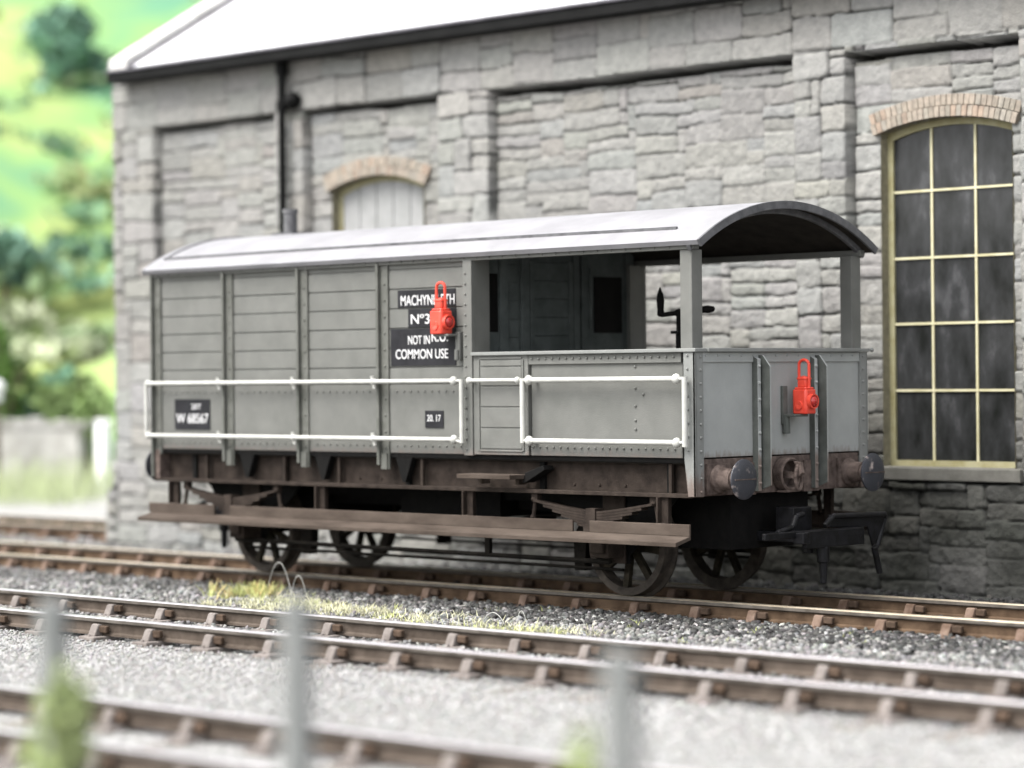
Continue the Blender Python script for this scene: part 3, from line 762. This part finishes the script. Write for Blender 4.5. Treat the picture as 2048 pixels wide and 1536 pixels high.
    # tension-lock coupling at each end
    for s, x in ((1, VL), (-1, 0)):
        X = lambda d: x+s*d
        b = MB()
        def bx(a, y0, z0, c, y1, z1): b.box((min(X(a), X(c)), y0, z0), (max(X(a), X(c)), y1, z1))
        bx(-.55, 1.05, .50, .36, 1.41, .585); bx(.0, 1.10, .585, .20, 1.36, .80)
        bx(.35, .46, .55, .39, 1.86, .61); bx(.39, .98, .455, .43, 1.82, .605); bx(.36, .88, .50, .47, .98, .60)
        ya, yb = 1.30, 2.16
        b.tube([(X(.42), 1.25, .64), (X(.40), 1.40, .72), (X(.36), 2.22, .70), (X(.34), 2.24, .66), (X(.36), 2.10, .42), (X(.38), 2.02, .40)], .026)
        b.prism([(1.40, .73), (2.22, .71), (2.22, .60), (2.04, .42), (1.96, .60), (1.40, .62)], 'x', min(X(.34), X(.362)), max(X(.34), X(.362)))
        b.tube([(X(.30), .74, .60), (X(.30), .95, .64), (X(.28), 1.03, .73), (X(.27), 1.14, .745)], .026)
        b.cyl((X(.38), 1.28, .46), (X(.38), 1.28, .32), .055, n=12); b.cyl((X(.38), 1.28, .32), (X(.38), 1.28, .14), .038, .03, n=12); b.cyl((X(.40), 2.0, .42), (X(.40), 2.08, .18), .03, n=8)
        b.cyl((X(.26), 1.22, .50), (X(.26), 1.22, .40), .05, n=10)
        b.build('coupling', 'blackg', van, .008)

ends()

def roof():
    zc, ze, hw = 3.475, 3.10, 1.275; sag = zc-ze; Rr = (hw*hw+sag*sag)/(2*sag); n = 40
    def arc(off, hw_=hw):
        a0 = math.asin(hw_/Rr); return [(VY+math.sin(-a0+2*a0*i/n)*(Rr-off), zc-Rr+math.cos(-a0+2*a0*i/n)*(Rr-off)) for i in range(n+1)]
    x0, x1 = -.07, VL+.085
    b = MB(); o, i_ = arc(0), arc(.045)
    pr = o+i_[::-1]; m = len(pr)
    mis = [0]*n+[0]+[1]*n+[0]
    b.prism(pr, 'x', x0, x1, 2, mis)
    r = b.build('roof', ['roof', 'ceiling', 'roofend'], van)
    r.data.polygons.foreach_set('use_smooth', [len(p.vertices) == 4 for p in r.data.polygons]); r.data.set_sharp_from_angle(angle=R(40))
    # end mouldings
    for (xa, xb, of, th, mi) in ((x1+.001, x1+.026, -.004, .070, 'roofend'), (x1-.14, x1-.10, .047, .055, 'roofend'), (x0-.02, x0-.001, -.004, .06, 'roof')):
        b = MB(); p = arc(of)+arc(of+th)[::-1]; b.prism(p, 'x', xa, xb); b.build('roof_moulding', mi, r, .004)
    # rain strips
    def top(y): return zc-Rr+math.sqrt(Rr*Rr-(y-VY)**2)
    for sg in (0, 1):
        b = MB()
        pts = []
        for i in range(60):
            t = i/59; x = .05+(VL-.35)*t; yy = .155+.02*math.sin(math.pi*t)-.0
            if t < .06: yy = .155
            y = yy if sg == 0 else mir(yy); pts.append((x, y, top(y)+.004))
        for a, c in zip(pts[:-1], pts[1:]):
            b.box((a[0], a[1]-.012, a[2]-.02), (c[0]+.0005, a[1]+.012, a[2]+.017))
        b.build('rain_strip', 'roofend', r)
    b = MB()
    ay = [.155+(VY-.155)*k/20 for k in range(21)]; b.tube([(.062, y_, top(y_)+.004) for y_ in ay], .013, 6)
    b.build('rain_strip', 'roofend', r)
    b = MB(); b.box((.66, 1.10, 3.47), (.98, 1.36, 3.495)); b.cyl((.81, 1.23, 3.49), (.81, 1.23, 3.72), .072, n=16); b.cyl((.81, 1.23, 3.70), (.81, 1.23, 3.745), .082, n=16)
    b.build('stove_pipe', 'roofend', r, smooth=True)
roof()

def inside():
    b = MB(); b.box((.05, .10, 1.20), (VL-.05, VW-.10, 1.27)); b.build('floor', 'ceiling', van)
    # bulkhead between cabin and veranda
    b = MB(); x = XD-.05
    zc, hw, sag = 3.42, 1.275, .375; Rr = (hw*hw+sag*sag)/(2*sag)
    top = [(y_, zc-Rr+math.sqrt(Rr*Rr-(y_-VY)**2)) for y_ in [.10+(VW-.20)*i/16 for i in range(17)]]
    b.prism([(.10, 1.27)]+top+[(VW-.10, 1.27)], 'x', x-.04, x)
    def bd(y0, y1, z0, z1, t=.014): b.box((x, y0, z0), (x+t, y1, z1))
    z = 1.3
    while z < 3.1: bd(.46, .70, z, z+.16, .012); bd(1.60, 1.72, z, z+.16, .012); z += .172
    for y in (.17, .44, .73, 1.45, 1.56, 2.20): bd(y, y+.10 if y not in (1.45,) else y+.08, 1.27, min(zc-Rr+math.sqrt(Rr*Rr-(y-VY)**2), zc-Rr+math.sqrt(Rr*Rr-(y+.1-VY)**2))-.01, .03)
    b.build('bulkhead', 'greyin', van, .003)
    b = MB(); z = 1.3
    while z < 3.0: b.box((x, .84, z), (x+.018, 1.44, z+.162)); z += .175
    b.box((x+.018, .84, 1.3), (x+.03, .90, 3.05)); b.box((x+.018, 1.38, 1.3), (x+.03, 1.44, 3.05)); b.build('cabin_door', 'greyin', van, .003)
    for (y0, y1) in ((.225, .42), (1.76, 2.16)):
        b = MB(); b.box((x+.001, y0, 2.38), (x+.010, y1, 2.92)); b.build('cabin_window', 'black', van)
    b = MB(); b.tube([(x+.05, 1.66, 3.0), (x+.05, 1.66, 2.42)], .012); b.build('cabin_handrail', 'greyin', van)
    b = MB(); b.cyl((6.12, VY, 1.27), (6.12, VY, 2.36), .028, n=10); b.cyl((6.12, VY, 2.34), (6.12, VY, 2.365), .075, n=14); b.cyl((6.12, VY, 2.36), (6.12, VY, 2.53), .022, n=10)
    b.ball((6.12, VY, 2.53), .04, 8)
    b.tube([(6.12, VY, 2.53), (5.93, VY-.02, 2.515)], .022); b.tube([(6.12, VY, 2.53), (6.36, VY+.02, 2.555)], .018)
    b.lathe([(0, .02), (.02, .036), (.06, .030), (.14, .036), (.20, .030), (.27, .004)], (5.925, VY-.02, 2.50), (-.03, 0, 1), 12)
    b.lathe([(0, .015), (.03, .03), (.10, .036), (.16, .024), (.18, .003)], (6.35, VY+.02, 2.553), (1, 0, .02), 12)
    b.build('brake_handle', 'black', van, smooth=True)
    # under-floor gear
    b = MB(); b.box((.3, .75, .80), (7.0, .85, 1.2)); b.box((.3, 1.61, .80), (7.0, 1.71, 1.2))
    for x_ in (.5, 1.9, 3.66, 5.4, 6.9): b.box((x_, .13, .95), (x_+.06, VW-.13, 1.2))
    b.box((3.0, .70, .64), (4.35, 1.76, .95)); b.box((.62, .68, .44), (1.75, 1.78, .90)); b.box((5.5, .68, .44), (7.15, 1.78, .93)); b.box((1.75, .95, .70), (5.5, 1.5, .86))
    b.build('underframe', 'black', van)
    b = MB()
    for y in (.28, 2.18):
        b.cyl((1.0, y, .335), (6.1, y, .315), .022, n=8); b.cyl((1.0, y+.18, .25), (6.1, y+.18, .235), .014, n=8)
        for xx in (1.78, 5.50):
            b.prism([(xx-.06, .20), (xx+.06, .20), (xx+.09, .55), (xx-.0, .62), (xx-.07, .5)], 'y', y+.26, y+.36)
        for xx in (2.55, 4.6): b.box((xx-.03, y-.02, .32), (xx+.03, y+.02, .55))
    b.cyl((3.7, .3, .55), (3.7, 2.15, .55), .03, n=10)
    b.build('brake_gear', 'wheel', van)
inside()

def wheels():
    w0 = None
    for ax in (1.18, 6.10):
        b = MB(); b.cyl((ax, .30, .46), (ax, 2.16, .46), .07, n=14); b.build('axle', 'black', van, smooth=True)
        for y, s in ((GA, -1), (GB, 1)):
            if w0 is None:
                b = MB(); r = .455
                # tyre with flange (towards +y locally = inside)
                b.lathe([(-.06, r-.07), (-.062, r-.004), (.04, r+.004), (.055, r+.035), (.075, r+.035), (.08, r-.01), (.08, r-.07)], (0, 0, 0), (0, 1, 0), 44, 0, True)
                b.lathe([(-.07, .0), (-.07, .075), (.06, .095), (.06, .0)], (0, 0, 0), (0, 1, 0), 20, 1)
                for i in range(8):
                    m = Matrix.Rotation(2*math.pi*i/8+.3, 4, 'Y'); b.box((.07, -.02, -.03), (r-.06, .03, .03), 1, None, m)
                o = b.build('wheel', ['tyre', 'spoke'], van, loc=(0, 0, 0), smooth=True); w0 = o
            else:
                o = w0.copy(); C.objects.link(o); o.parent = van
            o.location = (ax-VX, y-VY, .457); o.rotation_euler = (0, rng.uniform(0, 1), 0 if s < 0 else math.pi)
wheels()

# ------------------------------------------------------------------ painted lettering
def text(s, x0, x1, zb, h, y, parent, name='lettering'):
    cu = bpy.data.curves.new(name, 'FONT'); cu.body = s; cu.size = 1; cu.extrude = .002; cu.offset = .004
    tmp = bpy.data.objects.new('tmp', cu); C.objects.link(tmp)
    dg = bpy.context.evaluated_depsgraph_get(); me = bpy.data.meshes.new_from_object(tmp.evaluated_get(dg))
    bpy.data.objects.remove(tmp); bpy.data.curves.remove(cu)
    V = np.array([v.co[:] for v in me.vertices]); mn = V.min(0); mx = V.max(0)
    for v in me.vertices:
        c = v.co; a = (c.x-mn[0])/(mx[0]-mn[0]); q = (c.y-mn[1])/(mx[1]-mn[1])
        v.co = (x0+a*(x1-x0)-VX, y-.0015+(-.0015 if c.z > 0 else .0015)-VY, zb+q*h)
    me.materials.clear(); me.materials.append(M['letter'])
    me.name = name; o = bpy.data.objects.new(name, me); C.objects.link(o); o.parent = parent
    return o
def plate(x0, x1, z0, z1, y, t=.006):
    b = MB(); b.box((x0, y-t, z0), (x1, y+.02, z1)); return b.build('number_panel', 'patch', van, .002)
py = .0485
def lettering():
    P = plate(3.66, 4.43, 2.622, 2.785, py+.006); 
    for s, a, c, zb, h in (('MACHYNLLETH', 3.705, 4.42, 2.640, .096),): link(s, a, c, zb, h, P)
    P = plate(3.80, 4.44, 2.434, 2.606, py+.006); link('N\u00ba3', 3.84, 4.09, 2.465, .092, P)
    P = plate(3.56, 4.43, 2.075, 2.422, py+.006)
    link('NOT IN', 3.80, 4.09, 2.275, .082, P); link('R.U.', 4.115, 4.33, 2.295, .105, P); link('COMMON USE', 3.63, 4.33, 2.140, .090, P)
    P = plate(.33, .89, 1.455, 1.765, py); link('20T', .60, .76, 1.662, .056, P); link('W 68567', .36, .87, 1.520, .098, P)
    P = plate(4.02, 4.26, 1.495, 1.655, py); link('20. 17', 4.05, 4.23, 1.555, .062, P)
def link(s, a, c, zb, h, P):
    o = text(s, a, c, zb, h, (P.data.vertices[0].co.y+VY), van); o.parent = P
lettering()

# ------------------------------------------------------------------ red lamps
def lamp(loc, label):
    t = empty('oil_lamp', loc, label, 'lamp', 'red tail lamps on the brake van')
    x, y, z = loc
    def rb(b, hx, hy, z0, z1, mi=0, ch=.03):
        p = [(x-hx+ch, y-hy), (x+hx-ch, y-hy), (x+hx, y-hy+ch), (x+hx, y+hy-ch), (x+hx-ch, y+hy), (x-hx+ch, y+hy), (x-hx, y+hy-ch), (x-hx, y-hy+ch)]
        b.prism(p, 'z', z+z0, z+z1, mi)
    b = MB(); rb(b, .080, .076, 0, .215, 0, .016); rb(b, .070, .066, .215, .235, 0, .016); b.build('lamp_body', 'red', t, .010, smooth=True)
    b = MB(); rb(b, .048, .044, .235, .325, 0, .012); rb(b, .054, .050, .300, .318, 0, .012); b.lathe([(0, .045), (.012, .0)], (x, y, z+.325), (0, 0, 1), 12); b.build('lamp_chimney', 'red', t, .006, smooth=True)
    b = MB(); pts = [(x-.055, y+.0, z+.22), (x-.055, y, z+.43)]+[(x-.055*math.cos(math.pi*i/8), y, z+.43+.045*math.sin(math.pi*i/8)) for i in range(1, 8)]+[(x+.055, y, z+.43), (x+.055, y, z+.22)]
    b.tube(pts, .0135, 8); b.build('lamp_handle', 'red', t, smooth=True)
    b = MB(); b.lathe([(0, .068), (.035, .066), (.035, .054), (.02, .050)], (x+.078, y, z+.11), (1, 0, 0), 24); b.build('lens_rim', 'red', t, smooth=True)
    b = MB(); b.ball((x+.096, y, z+.11), .050, 16, sq=(.75, 1, 1)); b.build('lens', 'lens', t, smooth=True)
    b = MB(); b.lathe([(0, .04), (.012, .038), (.012, .028), (.004, .0)], (x-.0, y-.075, z+.075), (0, -1, 0), 18); b.build('side_spigot', 'red', t, smooth=True)
lamp((4.375, -.085, 2.362), 'red square lamp on the side of the van, over the white lettering')
lamp((VL+.12, 1.37, 1.612), 'red square lamp hanging on the end panel under the open veranda')

# ------------------------------------------------------------------ grass and weeds
def grass():
    rs = np.random.RandomState(9); V = []; F = []; K = []
    def tuft(x, y, n, h, sp, col, cv=.25):
        for _ in range(n):
            a = rs.uniform(0, 6.28); r = abs(rs.normal(0, sp)); bx, by = x+r*math.cos(a), y+r*math.sin(a)
            hh = h*rs.uniform(.5, 1.25); l = rs.normal(0, .42, 2)*hh; w = .0045; d = rs.uniform(0, 3.14); dx, dy = w*math.cos(d), w*math.sin(d)
            o = len(V); z0 = -.185
            c = np.clip(np.array(col)*(1+rs.normal(0, cv)), .02, .95)
            for (f, ww) in ((0, 1), (.5, .9), (1, .3)):
                px, py_, pz = bx+l[0]*f*f, by+l[1]*f*f, z0+hh*(f-.18*f*f*abs(l[0]/hh))
                V.append((px-dx*ww, py_-dy*ww, pz)); V.append((px+dx*ww, py_+dy*ww, pz)); K.append(c); K.append(c)
            F.append((o, o+1, o+3, o+2)); F.append((o+2, o+3, o+5, o+4))
    pale = (.52, .51, .34); green = (.40, .43, .17); straw = (.52, .42, .19)
    for i in range(24): tuft(rs.normal(2.0, .2), rs.normal(-.32, .12), 26, .15, .06, green if i % 3 else straw)
    for i in range(66):
        t = rs.rand(); tuft(1.9+5.0*t+rs.normal(0, .15), -.55-.75*t+rs.normal(0, .17), 34, .085, .11, pale if rs.rand() < .75 else green)
    for i in range(40): tuft(rs.uniform(2.3, 4.3), rs.normal(-.95, .28), 36, .085, .10, pale)
    for i in range(12): tuft(rs.uniform(-1, 9), rs.uniform(-1.8, .2), 8, .08, .04, green)
    for i in range(5): tuft(rs.uniform(8, 9.5), rs.uniform(-1.2, -.3), 8, .06, .04, green)
    for i in range(40): tuft(rs.uniform(-22, -15), rs.uniform(9.5, 13.5), 60, .7, .5, (.40, .46, .26))
    tag(raw_mesh('grass', np.array(V), np.array(F), 'blade', np.array(K)), 'pale yellow-green grass growing in the ballast between the tracks', 'grass', kind='stuff')
    # long curled dead stems
    def stem(name, loops, label):
        b = MB()
        for (x, y, dx, dy, h) in loops:
            n = 14; b.tube([(x+dx*i/n, y+dy*i/n, -.18+h*math.sin(math.pi*i/n)**.75) for i in range(n+1)], .0030, 5)
        o = b.build(name, 'white'); return tag(o, label, 'weed')
    stem('dry_stem', [(2.08, -.25, .32, .05, .36), (2.38, -.20, .20, .03, .24)], 'two thin pale looping stems arching above the grass')
    stem('dry_stem', [(5.75, -1.0, .30, .0, .13), (6.35, -1.05, -.12, -.02, .17)], 'short pale curled stem at the right end of the grass')
grass()

# ------------------------------------------------------------------ foreground posts and plants
for (x, h, lab) in ((12.73, 1.08, 'blurred grey fence post rising above the large green bush'), (14.23, 1.155, 'middle blurred grey fence post, in front of the left wheels of the van'), (15.83, 1.075, 'blurred grey fence post furthest right of the three')):
    b = MB(); w = .046
    b.box((x-w, -10.60-w, -.2), (x+w, -10.60+w, h-.06)); b.prism([(x-w, h-.06), (x+w, h-.06), (x+w*.7, h-.015), (x, h), (x-w*.7, h-.015)], 'y', -10.60-w, -10.60+w)
    b.box((x-.010, -10.64-.008, .25), (x+.010, -10.638, .28))
    tag(b.build('fence_post', 'post', None, .006), lab, 'fence post', 'grey fence posts in the foreground')
def foliage(cx, cy, cz, rx, ry, rz, n, leaf, col, rs, var=.3, lobes=7):
    V = []; F = []; K = []
    L = [(rs.normal(0, .38, 3)*(rx, ry, rz), rs.uniform(.35, .62)) for _ in range(lobes)]
    LC = [1+rs.normal(0, .22) for _ in range(lobes)]
    for i in range(n):
        k = rs.randint(lobes); c, s = L[k]
        d = rs.normal(0, 1, 3); d /= np.linalg.norm(d); d *= rs.uniform(.55, 1.05)
        p = np.array((cx, cy, cz))+c+d*s*np.array((rx, ry, rz))
        a = rs.normal(0, 1, 3); a /= np.linalg.norm(a); b_ = np.cross(a, rs.normal(0, 1, 3)); b_ /= np.linalg.norm(b_)
        s_ = leaf*rs.uniform(.6, 1.3); o = len(V)
        for (u, v) in ((-1, 0), (0, -.55), (1, 0), (0, .55)): V.append(p+a*s_*u+b_*s_*v)
        F.append((o, o+1, o+2, o+3)); q = np.clip(np.array(col)*LC[k]*(1+rs.normal(0, var*.6)), .01, .9); K += [q]*4
    return V, F, K
def plant(name, x, y, zb, rx, rz, h, n, leaf, col, label, cat, seed, group=None, trunk=None):
    rs = np.random.RandomState(seed); t = empty(name, (x, y, zb), label, cat, group)
    V, F, K = foliage(x, y, zb+h-rz*.9, rx, rx, rz, n, leaf, col, rs)
    raw_mesh('crown' if trunk else 'foliage', np.array(V), np.array(F), 'leaf', np.array(K), t)
    b = MB(); tr = trunk or .012
    b.cyl((x, y, zb-.1), (x+.03*h, y, zb+h*.55), tr, tr*.6, n=8)
    for i in range(6):
        a = i*1.05; b.cyl((x+.02*h, y, zb+h*(.3+.04*i)), (x+rx*.6*math.cos(a), y+rx*.6*math.sin(a), zb+h*(.62+.05*i)), tr*.45, tr*.15, n=6)
    b.build('trunk' if trunk else 'stem', 'bark', t)
plant('bush', 12.96, -10.67, -.2, .19, .36, 1.00, 1000, .030, (.23, .28, .12), 'blurred bright green bush at the foot of the left grey post', 'bush', 21)
plant('bush', 15.68, -10.62, -.2, .075, .26, .93, 420, .026, (.30, .38, .10), 'slim blurred green plant beside the right grey post', 'bush', 22)
plant('bush', 12.36, -11.2, -.2, .15, .24, .80, 500, .028, (.36, .42, .16), 'low pale green plant at the bottom left corner', 'bush', 23)
plant('bush', 16.1, -10.1, -.2, .10, .2, .74, 300, .022, (.40, .44, .22), 'faint low green weed right of the right grey post', 'bush', 24)

# ------------------------------------------------------------------ beyond the building: wall, gatepost, hill, trees
def far():
    # boundary wall
    b = MB(); d = Vector((1.7, 1.05, 0)).normalized(); n = Vector((-d.y, d.x, 0)); p0 = Vector((-19.9, 12.05, -.2))
    rg = random.Random(8)
    L0, L1 = -16, 1.7
    b.add([p0+d*L0-n*.2, p0+d*L1-n*.2, p0+d*L1+n*.2, p0+d*L0+n*.2]+[v+Vector((0, 0, 1.28)) for v in (p0+d*L0-n*.16, p0+d*L1-n*.16, p0+d*L1+n*.16, p0+d*L0+n*.16)],
          [(0, 3, 2, 1), (4, 5, 6, 7), (0, 1, 5, 4), (1, 2, 6, 5), (2, 3, 7, 6), (3, 0, 4, 7)])
    s = L0
    while s < L1:   # rough cope stones
        w = rg.uniform(.2, .4); h = rg.uniform(.1, .2); c = p0+d*s
        q = [c-n*.19, c+d*w*.9-n*.19, c+d*w*.9+n*.19, c+n*.19]
        b.add([v+Vector((0, 0, 1.28)) for v in q]+[v+Vector((0, 0, 1.28+h)) for v in q], [(4, 5, 6, 7), (0, 1, 5, 4), (1, 2, 6, 5), (2, 3, 7, 6), (3, 0, 4, 7)]); s += w
    t = b.build('boundary_wall', 'limestone', None, .02); tag(t, 'blurred pale stone boundary wall across the yard, left of the building', 'wall')
    x, y = -17.95, 13.06; b = MB(); b.box((x-.11, y-.11, -.2), (x+.11, y+.11, 1.16)); b.prism([(x-.13, 1.16), (x+.13, 1.16), (x+.08, 1.23), (x-.08, 1.23)], 'y', y-.13, y+.13)
    tag(b.build('gatepost', 'gpost', None, .02), 'white gatepost at the right end of the pale boundary wall', 'gatepost')
    x, y = -19.25, 11.55; b = MB(); b.cyl((x, y, -.2), (x, y, 1.62), .10, .085, n=12, mi=1); b.ball((x, y, 1.86), .19, 12, mi=0, sq=(1, 1, .8)); b.cyl((x, y, 1.6), (x, y, 1.72), .14, n=12)
    tag(b.build('yard_post', ['gpost', 'bark'], None), 'brown post with a rounded white top by the left edge', 'post')
    # hillside
    n_ = 190
    xs = np.linspace(-190, 70, n_); ys = np.linspace(-60, 230, n_); X, Y = np.meshgrid(xs, ys, indexing='ij'); x = X.ravel(); y = Y.ravel()
    s = -.69*x+.72*y; z = np.maximum(s-27, -2)*.46+np.where(s > 27, 1, 0)*(1.6*vnoise(x, y, .11, 41)+.8*vnoise(x, y, .3, 42)); z = np.minimum(z, 70+3*vnoise(x, y, .05, 4)); z = np.where(s > 27, z, -1.2)
    idx = np.arange(n_*n_).reshape(n_, n_); F = np.stack([idx[:-1, :-1], idx[1:, :-1], idx[1:, 1:], idx[:-1, 1:]], -1).reshape(-1, 4)
    tag(raw_mesh('hill', np.c_[x, y, z], F, 'hill', smooth=True), kind='structure')
    # scrub on the hill
    rs = np.random.RandomState(5); V = []; Fc = []; K = []
    pal = [(.24, .31, .13), (.19, .29, .12), (.28, .32, .15), (.15, .27, .15), (.14, .25, .18), (.22, .30, .16), (.31, .34, .23)]
    cx0, cy0 = 21.5, -17.0
    for i in range(1000):
        t = rs.uniform(56, 175); a = rs.uniform(-.215, -.02) if i % 4 else rs.uniform(-.6, .3)
        dx, dy = -math.sin(.7643-a), math.cos(.7643-a); px, py_ = cx0+dx*t, cy0+dy*t
        s = -.69*px+.72*py_
        if s < 28.5: continue
        pz = max(s-27, 0)*.46
        blob = vnoise(np.array([px]), np.array([py_]), .12, 50)[0]
        c = pal[(int((blob+1)*3.5)+(rs.rand() < .3)) % 7]; r = rs.uniform(.35, .85)*(1+t/300)
        v, f, k = foliage(px, py_, pz+r*.15, r*1.4, r*1.4, r*.5, 40, .20+r*.10, c, rs, var=.12, lobes=3)
        o = len(V); V += v; K += k; Fc += [tuple(q+o for q in g) for g in f]
    tag(raw_mesh('hillside_scrub', np.array(V), np.array(Fc), 'leaf', np.array(K)), 'blurred patchwork of light and dark green bushes covering the hillside', 'bushes', kind='stuff')
    C0 = np.array((21.516, -17.0301))
    def at(u, t):
        yaw = .7643; r = np.array((math.cos(yaw), math.sin(yaw))); f = np.array((-math.sin(yaw), math.cos(yaw))); p = C0+(f+r*(u-1024)/5237)*t; return float(p[0]), float(p[1])
    for (u, t, h, rx, col, lab, sd) in (
        (5, 53.5, 3.9, .85, (.10, .19, .04), 'blurred dark green tree at the left edge above the boundary wall', 31),
        (95, 54.5, 2.4, .6, (.14, .27, .18), 'blurred blue-green tree behind the middle of the boundary wall', 32),
        (175, 54, 2.6, .8, (.22, .31, .12), 'blurred yellow-green tree beside the corner of the building', 33)):
        x, y = at(u, t); plant('tree', x, y, -.2, rx, h*.36, h, 1500, .13, col, lab, 'tree', sd, 'trees behind the boundary wall', .09)
    for (u, t, h, rx, col, lab, sd) in (
        (135, 77, 3.4, 1.1, (.15, .27, .20), 'blurred dark teal tree high on the hillside near the roof corner', 34),
        (12, 63, 2.4, .9, (.16, .28, .21), 'blurred teal tree low on the hillside near the left edge', 35)):
        x, y = at(u, t); zb = max(-.69*x+.72*y-27, 0)*.46-.6; plant('tree', x, y, zb, rx, h*.36, h, 1500, .25, col, lab, 'tree', sd, 'dark trees on the hillside', .15)
far()
